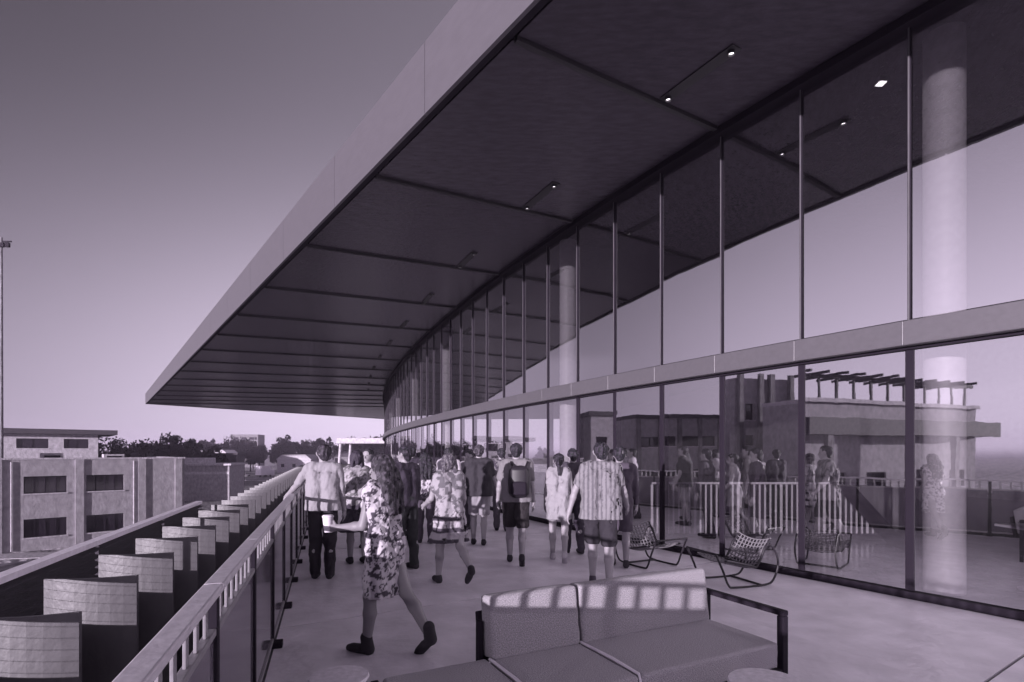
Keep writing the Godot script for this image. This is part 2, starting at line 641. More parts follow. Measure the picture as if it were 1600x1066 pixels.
	part("end_wall", prism([fac(-13.0), Vector2(20, -7), Vector2(20, -7.3), fac(-13.4)], -0.4, SOF + 0.1), M.inside_wall, b, inv)
	# storeys below the terrace
	var lp := [Vector2(rail_x(82.0) + 0.2, 82.0), Vector2(rail_x(-7.0) + 0.2, -7.0), Vector2(30, -7), Vector2(30, 82)]
	part("lower_wall", prism(lp, GY, -0.46), M.stone, b, inv)

func build_soffit_lights() -> void:
	for k in range(-1, 11):
		var s: float = 3.36 + 3.64 * k - 0.62
		var c := fac(s, 1.28)
		var th := heading(s)
		var d := Vector2(-sin(th), cos(th))
		var which: String = ["first", "second", "third", "fourth", "fifth", "sixth", "seventh", "eighth", "ninth", "tenth", "eleventh", "twelfth"][k + 1]
		var t := thing("ceiling_light", "black slot with two small lit spots, %s from the sofa in the canopy row" % which, "light", v3(c.x, SOF - 0.008, c.y), yaw_of(d), "slot lights in the canopy")
		part("housing", bx(Vector3(1.14, 0.012, 0.16)), M.dark, t)
		for e in [-1.0, 1.0]:
			part("lamp", lathe([Vector2(0.0, 0.0), Vector2(0.034, 0.0), Vector2(0.034, 0.012), Vector2(0.0, 0.012)], 16), M.lamp, t, xf(Vector3(e * 0.49, -0.019, 0)))
			part("shroud", lathe([Vector2(0.036, -0.006), Vector2(0.036, -0.046), Vector2(0.042, -0.046), Vector2(0.042, -0.006)], 20), M.dark, t, xf(Vector3(e * 0.49, 0, 0)))
			var sp := SpotLight3D.new()
			sp.name = "lamp_beam"
			sp.position = Vector3(e * 0.49, -0.025, 0)
			sp.rotation.x = -PI / 2
			sp.spot_angle = 35.0
			sp.light_energy = 0.6
			sp.spot_range = 12.0
			sp.spot_attenuation = 2.0
			sp.light_size = 0.034
			sp.light_color = Color(1.0, 0.95, 1.0)
			sp.shadow_enabled = true
			t.add_child(sp, true)

func build_railing() -> void:
	var dv := Vector2(-0.3202, 0.9473)
	var yw := yaw_of(dv)
	var b := thing("terrace_railing", "long metal guard rail with slotted band above dark tinted panels at the terrace edge", "railing", v3(rail_x(4.47), 0, 4.47), yw)
	# local x runs along the rail, 1.2 m between posts
	var n0 := -9
	var n1 := 34
	for i in range(n0, n1):
		var x := i * 1.2
		part("post", rbox(Vector3(0.05, 1.03, 0.04), 0.005, 1), M.frame_dark, b, xf(Vector3(x, 0.525, 0)))
		part("base_plate", rbox(Vector3(0.10, 0.05, 0.11), 0.008, 1), M.frame_dark, b, xf(Vector3(x, 0.026, 0.03)))
		part("top_rail", rbox(Vector3(1.196, 0.035, 0.075), 0.008, 2), M.rail, b, xf(Vector3(x + 0.6, 1.055, 0)))
		part("middle_rail", rbox(Vector3(1.14, 0.03, 0.035), 0.005, 1), M.alu_light, b, xf(Vector3(x + 0.6, 0.885, 0)))
		part("panel", rbox(Vector3(1.14, 0.785, 0.012), 0.004, 1), M.panel, b, xf(Vector3(x + 0.6, 0.478, 0)))
		part("bottom_rail", rbox(Vector3(1.14, 0.03, 0.035), 0.005, 1), M.alu_light, b, xf(Vector3(x + 0.6, 0.07, 0)))
		for j in 7:
			part("baluster", rbox(Vector3(0.036, 0.136, 0.012), 0.003, 1), M.alu_light, b, xf(Vector3(x + 0.15 + j * 0.15, 0.968, 0)))

func build_screen() -> void:
	var b := thing("sun_screen", "row of curved upright sun shade fins standing outside the terrace railing", "sun screen", v3(-3.3, 0.7, 3.9))
	var fin := func(y0: float, y1: float, thick: float) -> Mesh:
		var pts := []
		var back := []
		for i in 9:
			var u := i / 8.0
			var bow := 0.05 * (1.0 - pow(2.0 * u - 1.0, 2.0))
			pts.append(Vector2(u * 0.58, u * 0.12 - bow))
			back.append(Vector2(u * 0.58, u * 0.12 - bow + thick))
		back.reverse()
		return prism(pts + back, y0, y1)
	var top: Mesh = fin.call(-2.4, 0.0, 0.022)
	for i in range(-3, 40):
		var d := 3.88 + 0.925 * i
		var at := v3(-0.338 * d - 2.03, 0.70, d) - b.position
		part("fin", top, M.fin_light, b, xf(at))
	# outer capping rail and an added dark sheet that shades the lower fins
	var a := Vector2(-0.338 * -1.0 - 2.03 - 0.10, -1.0)
	var c := Vector2(-0.338 * 9.2 - 2.03 - 0.10, 9.2)
	var n := Vector2(-0.9473, -0.3202)
	var inv := Transform3D(Basis.IDENTITY, -b.position)
	part("capping_rail", prism([a, c, c + n * 0.09, a + n * 0.09], 0.745, 0.79), M.cap, b, inv)
	part("shade_sheet", prism([a + n * 0.02, c + n * 0.02, c + n * 0.05, a + n * 0.05], -1.8, 0.43), M.dark_lining, b, inv)
	# added dark louvre blades below the rail, tilted to let sun onto the fins
	var run := (c - a).normalized()
	var len_run := a.distance_to(c)
	var mid := (a + c) * 0.5 + n * 0.035
	for i in 5:
		var blade := Basis(Vector3.UP, yaw_of(run)) * Basis(Vector3.RIGHT, deg_to_rad(7.8))
		part("added_louvre", bx(Vector3(len_run, 0.002, 0.13)), M.dark_lining, b, Transform3D(blade, v3(mid.x, 0.455 + i * 0.065, mid.y) - b.position))
	for i in 6:
		var q := a.lerp(c, i / 5.0) + n * 0.035
		part("post", bx(Vector3(0.03, 0.31, 0.03)), M.dark_lining, b, Transform3D(Basis(Vector3.UP, yaw_of(run)), v3(q.x, 0.588, q.y) - b.position))  # posts put in to carry the added blades
	var c2 := Vector2(-0.338 * 40.0 - 2.13, 40.0)
	part("shade_sheet", prism([c + n * 0.02 + Vector2(-0.004, 0.012), c2 + n * 0.02, c2 + n * 0.05, c + n * 0.05 + Vector2(-0.004, 0.012)], -1.8, 0.43), M.dark_lining, b, inv)  # added along the far fins to shade their lower parts
	part("gutter", prism([Vector2(rail_x(-4) - 0.10, -4), Vector2(rail_x(40) - 0.10, 40), Vector2(-0.338 * 40 - 2.2, 40), Vector2(-0.338 * -4 - 2.2, -4)], -1.82, -1.75), M.dark_lining, b, inv)

func build_inside() -> void:
	# white baluster guard in the room behind the glass
	var g := thing("indoor_guard_rail", "white baluster guard rail seen through the glass wall", "railing", v3(2.6, 0, 10.1))
	part("top_rail", rbox(Vector3(4.7, 0.04, 0.05), 0.006, 1), M.white, g, xf(Vector3(2.35, 1.04, 0)))
	part("bottom_rail", rbox(Vector3(4.7, 0.05, 0.05), 0.006, 1), M.frame_dark, g, xf(Vector3(2.35, 0.08, 0)))
	for i in 48:
		part("baluster", rbox(Vector3(0.045 if i % 8 == 0 else 0.03, 0.91, 0.02), 0.003, 1), M.white, g, xf(Vector3(i * 0.1, 0.56, 0)))
	# wedge shaped counter
	var w := thing("wedge_counter", "dark wedge shaped counter with overhanging top behind the glass by the round column", "counter", v3(6.6, 0, 9.2))
	var st := SurfaceTool.new()
	st.begin(Mesh.PRIMITIVE_TRIANGLES)
	var A := [Vector3(-0.95, 1.05, 0), Vector3(0.55, 1.05, 0), Vector3(0.55, 0.0, 0), Vector3(0.0, 0.0, 0)]
	for z in [0.25, -0.35]:
		for q in [0, 1, 2, 0, 2, 3]:
			st.add_vertex(A[q] + Vector3(0, 0, z))
	for i in 4:
		var p: Vector3 = A[i]
		var r: Vector3 = A[(i + 1) % 4]
		for q in [p + Vector3(0, 0, 0.25), r + Vector3(0, 0, 0.25), r + Vector3(0, 0, -0.35), p + Vector3(0, 0, 0.25), r + Vector3(0, 0, -0.35), p + Vector3(0, 0, -0.35)]:
			st.add_vertex(q)
	st.generate_normals()
	part("body", st.commit(), M.brick_dark, w)
	part("top", rbox(Vector3(1.6, 0.04, 0.68), 0.008, 1), M.frame_dark, w, xf(Vector3(-0.2, 1.072, -0.05)))
	var lp := thing("indoor_ceiling_lamp", "small square lit ceiling lamp high behind the glass beside the round column", "light", v3(4.75, SOF - 0.02, 7.0))
	part("housing", bx(Vector3(0.13, 0.06, 0.13)), M.frame_dark, lp, xf(Vector3(0, 0.03, 0)))
	part("diffuser", bx(Vector3(0.09, 0.012, 0.09)), M.lamp, lp, xf(Vector3(0, -0.007, 0)))
	var ol := SpotLight3D.new()
	ol.name = "lamp_beam"
	ol.position = Vector3(0, -0.05, 0)
	ol.rotation.x = -PI / 2
	ol.spot_angle = 60.0
	ol.light_energy = 0.8
	ol.spot_range = 14.0
	ol.spot_attenuation = 2.0
	ol.light_size = 0.08
	ol.light_color = Color(1.0, 0.95, 1.0)
	ol.shadow_enabled = true
	lp.add_child(ol, true)
	# cafe table and chair further right
	var t := thing("cafe_table", "white square cafe table in the room behind the glass", "table", v3(6.15, 0, 6.3))
	part("table_top", rbox(Vector3(0.6, 0.03, 0.6), 0.008, 1), M.white, t, xf(Vector3(0, 0.73, 0)))
	part("leg", tube([Vector3(0, 0.03, 0), Vector3(0, 0.71, 0)], 0.028, 12), M.white, t)
	part("foot", lathe([Vector2(0, 0.0), Vector2(0.22, 0.0), Vector2(0.22, 0.012), Vector2(0.03, 0.03), Vector2(0, 0.03)], 24), M.white, t)
	var ch := thing("cafe_chair", "black cafe chair beside the white table behind the glass", "chair", v3(6.75, 0, 6.2), 0.5)
	part("seat", rbox(Vector3(0.42, 0.04, 0.42), 0.012, 2), M.black, ch, xf(Vector3(0, 0.45, 0)))
	part("backrest", rbox(Vector3(0.42, 0.22, 0.025), 0.01, 2), M.black, ch, xf(Vector3(0, 0.78, 0.2)))
	for q in [Vector2(-0.18, -0.18), Vector2(0.18, -0.18)]:
		part("leg", tube([Vector3(q.x * 1.15, 0, q.y * 1.15), Vector3(q.x, 0.43, q.y)], 0.012), M.black, ch)
	for q in [Vector2(-0.18, 0.18), Vector2(0.18, 0.18)]:
		part("leg", tube([Vector3(q.x * 1.15, 0, q.y * 1.25), Vector3(q.x, 0.43, q.y), Vector3(q.x, 0.86, q.y + 0.03)], 0.012), M.black, ch)

# ------------------------------------------------------------------ buildings across the yard
func block(called: String, label: String, at: Vector2, dirn: Vector2, y0 := GY) -> Node3D:
	return thing(called, label, "building", v3(at.x, y0, at.y), yaw_of(dirn.normalized()))

# local frame of a block: x along the front, y up from the ground, z outwards
func wall_box(called: String, m: Material, b: Node, x0: float, x1: float, y0: float, y1: float, z0: float, z1: float) -> MeshInstance3D:
	return part(called, bx(Vector3(x1 - x0, y1 - y0, z1 - z0)), m, b, xf(Vector3((x0 + x1) / 2, (y0 + y1) / 2, (z0 + z1) / 2)))

func window_in(b: Node, x0: float, x1: float, y0: float, y1: float, z: float, bars: int) -> void:
	var w := wall_box("window", M.window, b, x0, x1, y0, y1, z - 0.02, z)
	var inv := Transform3D(Basis.IDENTITY, -w.position)
	for e in [[x0, x1, y0, y0 + 0.06], [x0, x1, y1 - 0.06, y1], [x0, x0 + 0.06, y0 + 0.061, y1 - 0.061], [x1 - 0.06, x1, y0 + 0.061, y1 - 0.061]]:
		var f := wall_box("frame", M.frame_dark, w, e[0], e[1], e[2], e[3], z, z + 0.06)
		f.transform = inv * f.transform
	for i in bars:
		var x := lerpf(x0, x1, (i + 1.0) / (bars + 1.0))
		var f := wall_box("glazing_bar", M.frame_dark, w, x - 0.03, x + 0.03, y0 + 0.061, y1 - 0.061, z, z + 0.05)
		f.transform = inv * f.transform

# wall with real openings: columns and rows of windows set back in the wall
func wall_with_windows(b: Node, m: Material, x0: float, x1: float, y0: float, y1: float, z: float, cols: Array, rows: Array, bars := 2) -> void:
	var y := y0
	for r in rows:
		wall_box("wall", m, b, x0, x1, y, r[0], z - 0.35, z)
		var x := x0
		for c in cols:
			wall_box("wall", m, b, x, c[0], r[0], r[1], z - 0.35, z)
			window_in(b, c[0], c[1], r[0], r[1], z - 0.18, bars)
			wall_box("sill", M.stone, b, c[0] - 0.08, c[1] + 0.08, r[0] - 0.10, r[0] - 0.001, z + 0.002, z + 0.07)
			x = c[1]
		wall_box("wall", m, b, x, x1, r[0], r[1], z - 0.35, z)
		y = r[1]
	wall_box("wall", m, b, x0, x1, y, y1, z - 0.35, z)

func build_neighbours() -> void:
	# the two storey block in the yard; front runs away to the right
	var d := Vector2(0.69, 0.7238)
	var o := Vector2(-37.5, 41.9) + d * -9.0
	var b := block("concrete_block_building", "weathered two storey block with four dark windows behind the sun shade fins", o, d)
	var H := 7.08
	var W := 19.9
	# image checks put the windows at these distances along the front
	wall_with_windows(b, M.brick, 0, W, 0, H, 0, [[1.2, 4.2], [8.9, 11.5], [12.75, 15.3]], [[1.04, 2.47], [4.45, 5.78]], 3)
	wall_box("wall", M.brick, b, W - 0.35, W, 0, H, -11, -0.352)
	wall_box("wall", M.brick, b, 0, 0.35, 0, H, -11, -0.352)
	wall_box("wall", M.brick, b, 0, W, 0, H, -11.36, -11.002)
	wall_box("roof", M.roof_dark, b, 0.36, W - 0.36, H - 0.6, H - 0.4, -11, -0.36)
	wall_box("coping", M.stone, b, -0.06, W + 0.06, H + 0.002, H + 0.14, -0.42, 0.06)
	wall_box("coping", M.stone, b, W - 0.42, W + 0.06, H + 0.002, H + 0.14, -11.4, -0.422)
	for x in [7.4, 12.3, 16.6, 19.4]:
		wall_box("pilaster", M.brick, b, x - 0.28, x + 0.28, 0, H, 0.003, 0.12)
	for q in [[4.0, -4.0, 1.1], [10.5, -6.0, 0.9], [14.5, -3.5, 0.8]]:
		var unit := wall_box("air_handling_unit", M.stone, b, q[0], q[0] + 1.5, H - 0.39, H - 0.39 + q[2], q[1] - 0.9, q[1])
		part("vent", bx(Vector3(1.1, 0.3, 0.03)), M.frame_dark, unit, xf(Vector3(0, 0.1, 0.47)))
	for x in [8.2, 16.0]:
		part("downpipe", tube([Vector3(x, 0.1, 0.07), Vector3(x, H - 0.15, 0.07)], 0.05, 8), M.stone, b)
	# modern flat roofed house behind it
	var f := block("flat_roofed_house", "pale modern house with dark overhanging flat roof behind the concrete block", Vector2(-66, 62), Vector2(0.75, 0.66))
	wall_with_windows(f, M.stone, 0, 15, 0, 10.0, 0, [[2, 5], [7, 10], [11.5, 14]], [[1.2, 3.0], [4.6, 6.6], [8.2, 9.4]], 1)
	wall_box("wall", M.stone, f, 14.6, 15, 0, 10.0, -9, -0.36)
	wall_box("wall", M.stone, f, 0, 15, 0, 10.0, -9.4, -9.01)
	wall_box("roof", M.roof_dark, f, -1.5, 17, 10.003, 10.6, -10.5, 1.2)
	# floodlight mast at the yard
	var mast := thing("floodlight_mast", "tall dark floodlight mast beside the flat roofed house", "mast", v3(-50.7, GY, 54.0))
	part("pole", tube([Vector3(0, 0, 0), Vector3(0, 8, 0), Vector3(0, 29, 0)], [0.2, 0.16, 0.1], 12), M.brick_dark, mast)
	part("crossarm", bx(Vector3(2.0, 0.12, 0.12)), M.frame_dark, mast, xf(Vector3(0, 28.6, 0)))
	for i in 4:
		part("floodlight", rbox(Vector3(0.4, 0.45, 0.25), 0.05, 2), M.frame_dark, mast, xf(Vector3(-0.75 + 0.5 * i, 28.2, 0.15)))
	# buildings to the left of the terrace, seen mirrored in the glass
	var e := block("tower_block", "tall brick block with full height piers mirrored in the glass wall", Vector2(-43, 7.6), Vector2(0.69, 0.72))
	wall_with_windows(e, M.brick, 0, 6.2, 0, 14.2, 0, [[1.1, 1.9], [4.3, 5.1]], [[1.0, 2.6], [4.6, 6.4], [8.4, 9.3], [10.6, 12.0]], 0)
	wall_box("wall", M.brick, e, 0, 6.2, 0, 14.2, -5, -0.36)
	for x in [0.5, 2.6, 3.7, 5.8]:
		wall_box("pier", M.brick_dark, e, x - 0.22, x + 0.22, 0, 14.6, 0.003, 0.4)
	var l := block("long_brick_building", "long low brick building with dark window band and piers mirrored in the glass wall", Vector2(-44, 12.9), Vector2(0.69, 0.72))
	wall_with_windows(l, M.brick, 0, 13, 0, 10.6, 0, [[0.7, 4.1], [4.7, 8.1], [8.7, 12.3]], [[1.0, 2.6], [4.4, 5.9], [8.1, 9.0]], 3)
	wall_box("wall", M.brick, l, 0, 13, 0, 10.6, -5, -0.36)
	for x in [0.3, 2.4, 4.4, 6.4, 8.4, 10.5, 12.6]:
		wall_box("pier", M.brick_dark, l, x - 0.15, x + 0.15, 0, 10.6, 0.003, 0.3)
	wall_box("coping", M.roof_dark, l, 0, 13, 10.603, 10.95, -5.1, 0.35)
	var l2 := block("gabled_brick_building", "brick building with raised roof end beside the long brick building, mirrored in the glass", Vector2(-52.3, 30.6), Vector2(0.69, 0.72))
	wall_with_windows(l2, M.brick, 0, 7.6, 0, 12.3, 0, [[0.8, 2.2], [3.2, 4.6], [5.6, 7.0]], [[1.0, 2.8], [4.6, 6.6], [8.2, 9.8]], 1)
	wall_box("wall", M.brick_dark, l2, 0, 7.6, 0, 12.3, -6, -0.36)
	wall_box("roof", M.roof_dark, l2, -0.3, 7.9, 12.303, 12.8, -6.3, 0.3)
	var c := block("banded_brick_building", "wide brick building with dark balcony band and roof pergola mirrored in the glass wall", Vector2(-48, -11.0), Vector2(0.69, 0.72))
	wall_with_windows(c, M.brick, 0, 23.0, 0, 11.4, 0, [[1.5, 3.6], [5.6, 7.7], [9.7, 11.8], [13.8, 15.9], [17.9, 20.0]], [[1.0, 2.6], [4.6, 6.2]], 1)
	wall_box("wall", M.brick, c, 0, 23.0, 0, 11.4, -6, -0.36)
	wall_box("balcony_band", M.roof_dark, c, -0.8, 23.0, 9.0, 10.2, 0.003, 1.4)
	for x in [4.6, 12.8, 20.9]:
		wall_box("pier", M.brick_dark, c, x - 0.25, x + 0.25, 0, 8.99, 0.9, 1.3)
	wall_box("coping", M.stone, c, -0.2, 23.0, 11.403, 11.7, -6.1, 0.3)
	for i in 13:
		var x := 1.2 + i * 1.75
		wall_box("pergola_post", M.roof_dark, c, x - 0.07, x + 0.07, 11.701, 13.2, -0.2, -0.06)
	wall_box("pergola_beam", M.roof_dark, c, 0.6, 22.9, 13.201, 13.45, -0.3, 0.0)
	for i in 13:
		var x := 1.2 + i * 1.75
		wall_box("pergola_rafter", M.roof_dark, c, x - 0.06, x + 0.06, 13.451, 13.65, -3.5, 0.8)

func car(at: Vector2, yaw: float, v: float, label: String, box := false) -> void:
	var paint := mat(v, 0.25, 0.1)
	var c := thing("box_truck" if box else "parked_car", label, "truck" if box else "car", v3(at.x, GY + 0.036, at.y), yaw)
	var st := SurfaceTool.new()
	st.begin(Mesh.PRIMITIVE_TRIANGLES)
	if box:
		part("cargo_box", rbox(Vector3(4.4, 2.9, 2.3), 0.06, 2), paint, c, xf(Vector3(-0.9, 2.1, 0)))
		part("cab", rbox(Vector3(1.7, 1.9, 2.1), 0.18, 3), paint, c, xf(Vector3(2.2, 1.4, 0)))
		part("windscreen", rbox(Vector3(0.1, 0.7, 1.8), 0.03, 1), M.tint_glass, c, xf(Vector3(3.03, 1.85, 0)))
	else:
		var prof := [Vector2(-2.2, 0.35), Vector2(-2.25, 0.8), Vector2(-2.0, 0.98), Vector2(-1.5, 1.0), Vector2(1.0, 0.95), Vector2(1.9, 0.85), Vector2(2.2, 0.65), Vector2(2.2, 0.35)]
		part("body", side_prism(prof, 0.88), paint, c)
		part("cabin", side_prism([Vector2(-1.6, 0.98), Vector2(-1.05, 1.42), Vector2(0.25, 1.44), Vector2(1.0, 0.96)], 0.74), M.tint_glass, c)
		part("roof", rbox(Vector3(1.35, 0.05, 1.4), 0.02, 1), paint, c, xf(Vector3(-0.4, 1.46, 0)))
	for e in [Vector2(-1.35, 0.8), Vector2(1.35, 0.8), Vector2(-1.35, -0.8), Vector2(1.35, -0.8)]:
		var w := part("wheel", lathe([Vector2(0, -0.1), Vector2(0.32, -0.1), Vector2(0.34, 0), Vector2(0.32, 0.1), Vector2(0, 0.1)], 18), M.black, c, Transform3D(Basis(Vector3.RIGHT, PI / 2), Vector3(e.x, 0.34, e.y)))
		part("rim", lathe([Vector2(0, -0.11), Vector2(0.2, -0.11), Vector2(0.2, 0.11), Vector2(0, 0.11)], 14), M.alu, w)

func side_prism(prof: Array, hw: float) -> Mesh:
	var st := SurfaceTool.new()
	st.begin(Mesh.PRIMITIVE_TRIANGLES)
	var tri := Geometry2D.triangulate_polygon(PackedVector2Array(prof))
	for z in [-hw, hw]:
		for i in tri:
			st.add_vertex(Vector3(prof[i].x, prof[i].y, z))
	for i in prof.size():
		var a: Vector2 = prof[i]
		var b: Vector2 = prof[(i + 1) % prof.size()]
		for q in [Vector3(a.x, a.y, -hw), Vector3(b.x, b.y, -hw), Vector3(b.x, b.y, hw), Vector3(a.x, a.y, -hw), Vector3(b.x, b.y, hw), Vector3(a.x, a.y, hw)]:
			st.add_vertex(q)
	st.generate_normals()
	return st.commit()

func house(at: Vector2, yaw: float, w: float, h: float, dep: float, roof_h: float, wall_m: Material, roof_m: Material, label: String) -> void:
	var b := thing("house", label, "house", v3(at.x, GY, at.y), yaw)
	part("wall", bx(Vector3(w, h, dep)), wall_m, b, xf(Vector3(0, h / 2, 0)))
	part("roof", side_prism([Vector2(-w / 2 - 0.4, h + 0.01), Vector2(-w / 2 + roof_h, h + roof_h), Vector2(w / 2 - roof_h, h + roof_h), Vector2(w / 2 + 0.4, h + 0.01)], dep / 2 + 0.4), roof_m, b)
	var n := int(w / 3.5)
	for i in n:
		var x := -w / 2 + (i + 0.5) * w / n
		var wd := part("window", bx(Vector3(1.2, 1.2, 0.06)), M.window, b, xf(Vector3(x, h * 0.55, dep / 2 + 0.032)))
		part("sill", bx(Vector3(1.4, 0.1, 0.12)), M.stone, wd, xf(Vector3(0, -0.66, 0.03)))

func build_far() -> void:
	house(Vector2(-102, 188), 0.1, 12, 6.5, 9, 2.2, M.stone, M.white, "far white roofed house among the trees beyond the car park")
	house(Vector2(-118, 205), -0.1, 14, 5.5, 9, 2.5, M.brick, M.roof_dark, "far dark roofed brick house beyond the car park")
	house(Vector2(-84, 214), 0.0, 13, 5.0, 9, 2.0, M.stone, M.stone, "far pale house with pale roof beyond the car park")
	house(Vector2(-66, 230), 0.2, 16, 6.0, 9, 2.4, M.brick_dark, M.roof_dark, "far dark brick house with dark roof among trees")
	var far := block("far_slab_block", "far flat topped apartment block rising above the tree line", Vector2(-150, 290), Vector2(1, 0.1))
	wall_with_windows(far, M.brick_dark, 0, 14, 0, 17.5, 0, [[1.5, 4], [5.5, 8], [9.5, 12], [12.2, 13.4]], [[8, 9.5], [11.5, 13], [14.6, 16.0]], 1)
	wall_box("wall", M.brick_dark, far, 0, 14, 0, 17.5, -10, -0.36)
	var l := block("dark_long_shed", "long dark shed standing in front of the far trees", Vector2(-86, 118), Vector2(1, 0.25))
	wall_box("wall", M.roof_dark, l, 0, 24, 0, 7.2, -8, 0)
	wall_box("roof", M.roof_dark, l, -0.4, 24.4, 7.203, 7.6, -8.4, 0.4)
	wall_box("door", M.frame_dark, l, 6, 9, 0, 3.2, 0.003, 0.06)
	var lb := block("low_flat_building", "low pale flat roofed building beside the concrete block with trees behind", Vector2(-60, 84), Vector2(1, 0.22))
	wall_box("wall", M.brick, lb, 0, 15, 0, 5.6, -9, 0)
	wall_box("band", M.stone, lb, 0, 15, 4.2, 4.6, 0.003, 0.08)
	wall_box("door", M.frame_dark, lb, 3, 4.2, 0, 2.2, 0.003, 0.06)
	wall_box("roof", M.stone, lb, -0.4, 15.4, 5.603, 5.9, -9.4, 0.5)
	wall_box("plant_room", M.stone, lb, 6, 11, 5.903, 6.8, -7, -3)
	var wc := thing("white_shelter", "white flat roofed open shelter beyond the end of the terrace", "shelter", v3(-24.0, GY, 92.0), -0.05)
	part("roof", rbox(Vector3(9.4, 0.9, 6), 0.05, 1), M.stone, wc, xf(Vector3(0, 9.6, 0)))
	for q in [Vector2(-4.2, -2.4), Vector2(4.2, -2.4), Vector2(-4.2, 2.4), Vector2(4.2, 2.4)]:
		part("post", tube([Vector3(q.x * 1.15, 0, q.y), Vector3(q.x, 9.15, q.y)], 0.22, 10), M.stone, wc)
	part("back_panel", bx(Vector3(8.6, 3.0, 0.2)), M.brick_dark, wc, xf(Vector3(0, 1.5, -2.4)))
	car(Vector2(-91, 170), 0.1, 0.03, "black car parked alone on the far car park nearest the white roofed house")
	car(Vector2(-85, 171), 0.0, 0.10, "dark grey car parked beside the box truck on the far car park")
	car(Vector2(-78, 172), 1.3, 0.75, "white box truck on the far car park", true)
	car(Vector2(-72, 176), 0.3, 0.45, "silver car parked beyond the box truck")
	car(Vector2(-101, 178), 0.0, 0.6, "white car parked on the far car park in front of the houses")

# ------------------------------------------------------------------ trees
func crown_mesh(sd: int, rx: float, ry: float, n_clump: int, n_leaf: int, leaf: float) -> Mesh:
	var r := RandomNumberGenerator.new()
	r.seed = sd
	var st := SurfaceTool.new()
	st.begin(Mesh.PRIMITIVE_TRIANGLES)
	for c in n_clump:
		var dv := Vector3(r.randfn(), r.randfn() * 0.8, r.randfn()).normalized() * pow(r.randf(), 0.45)
		var cc := Vector3(dv.x * rx, dv.y * ry, dv.z * rx)
		var cr := rx * r.randf_range(0.16, 0.34)
		for i in n_leaf:
			var p := cc + Vector3(r.randfn(), r.randfn() * 0.75, r.randfn()).normalized() * cr * pow(r.randf(), 0.3)
			var u := Vector3(r.randfn(), r.randfn(), r.randfn()).normalized()
			var w := u.cross(Vector3(r.randfn(), r.randfn(), r.randfn()).normalized()).normalized()
			var s := leaf * r.randf_range(0.6, 1.3)
			var nn := (p - cc).normalized()
			var fnm := u.cross(w)
			if fnm.dot(nn) > 0.0:
				u = -u
				fnm = -fnm
			for q in [-u * s, w * s * 0.55, u * s, -u * s, u * s, -w * s * 0.55]:
				st.set_normal(-fnm)
				st.add_vertex(p + q)
	return st.commit()

func trunk_mesh(sd: int, h: float, rad: float, rx: float) -> Mesh:
	var r := RandomNumberGenerator.new()
	r.seed = sd
	var st := SurfaceTool.new()
	st.begin(Mesh.PRIMITIVE_TRIANGLES)
	tube_into(st, [Vector3.ZERO, Vector3(0.05, h * 0.5, 0.04), Vector3(-0.05, h, 0), Vector3(0.1, h * 1.5, 0.1)], [rad * 1.3, rad, rad * 0.8, rad * 0.3], 8)
	for i in 6:
		var a := TAU * i / 6.0 + r.randf()
		var e := Vector3(cos(a) * rx * 0.6, h * 1.1 + r.randf() * h * 0.6, sin(a) * rx * 0.6)
		tube_into(st, [Vector3(0, h * r.randf_range(0.6, 0.95), 0), e * Vector3(0.5, 0.8, 0.5), e], [rad * 0.5, rad * 0.35, rad * 0.12], 6)
	return st.commit()

func build_trees() -> void:
	var kinds := []
	for k in 4:
		var rx: float = [4.2, 3.4, 4.8, 3.0][k]
		var ry: float = [3.6, 3.9, 3.4, 3.0][k]
		kinds.append([crown_mesh(100 + k, rx, ry, 46, 95, 0.30), trunk_mesh(200 + k, 3.6, 0.22, rx), 3.6 + ry * 0.75, M.leaf[k % 3]])
	var words := ["broad dark", "upright dark", "spreading dense", "small rounded"]
	var spots := []
	for i in 15:        # dense row behind the concrete block
		spots.append([-108.0 + i * 3.2 + rng.randf_range(-1, 1), 112.0 + rng.randf_range(-9, 16), rng.randf_range(0.85, 1.22), "in the dense row behind the concrete block", "trees behind the concrete block"])
	for i in 15:        # looser row behind the houses
		spots.append([-140.0 + i * 7.0 + rng.randf_range(-3, 3), 232.0 + rng.randf_range(-20, 25), rng.randf_range(1.0, 1.6), "in the far row behind the houses", "far trees behind the houses"])
	for q in [[-97.0, 232.0, 1.45], [-90.0, 240.0, 1.3], [-81.0, 236.0, 1.6], [-74.0, 246.0, 1.35], [-64.0, 240.0, 1.35], [-57.0, 236.0, 1.5], [-105.0, 226.0, 1.2]]:
		spots.append([q[0], q[1], q[2], "standing apart near the white shelter", "trees near the white shelter"])
	for i in 8:
		spots.append([-20.0 + i * 9.0 + rng.randf_range(-3, 3), 150.0 + rng.randf_range(-10, 20), rng.randf_range(0.9, 1.3), "beyond the far end of the glass building", "trees beyond the glass building"])
	var n := 0
	for s in spots:
		var k: int = (n * 7 + 3) % 4
		var kd: Array = kinds[k]
		var t := thing("tree", "%s leafy tree %s" % [words[k], s[3]], "tree", v3(s[0], GY, s[1]), rng.randf() * TAU, s[4])
		t.scale = Vector3.ONE * float(s[2])
		part("trunk", kd[1], M.bark, t)
		part("crown", kd[0], kd[3], t, xf(Vector3(0, kd[2], 0)))
		n += 1

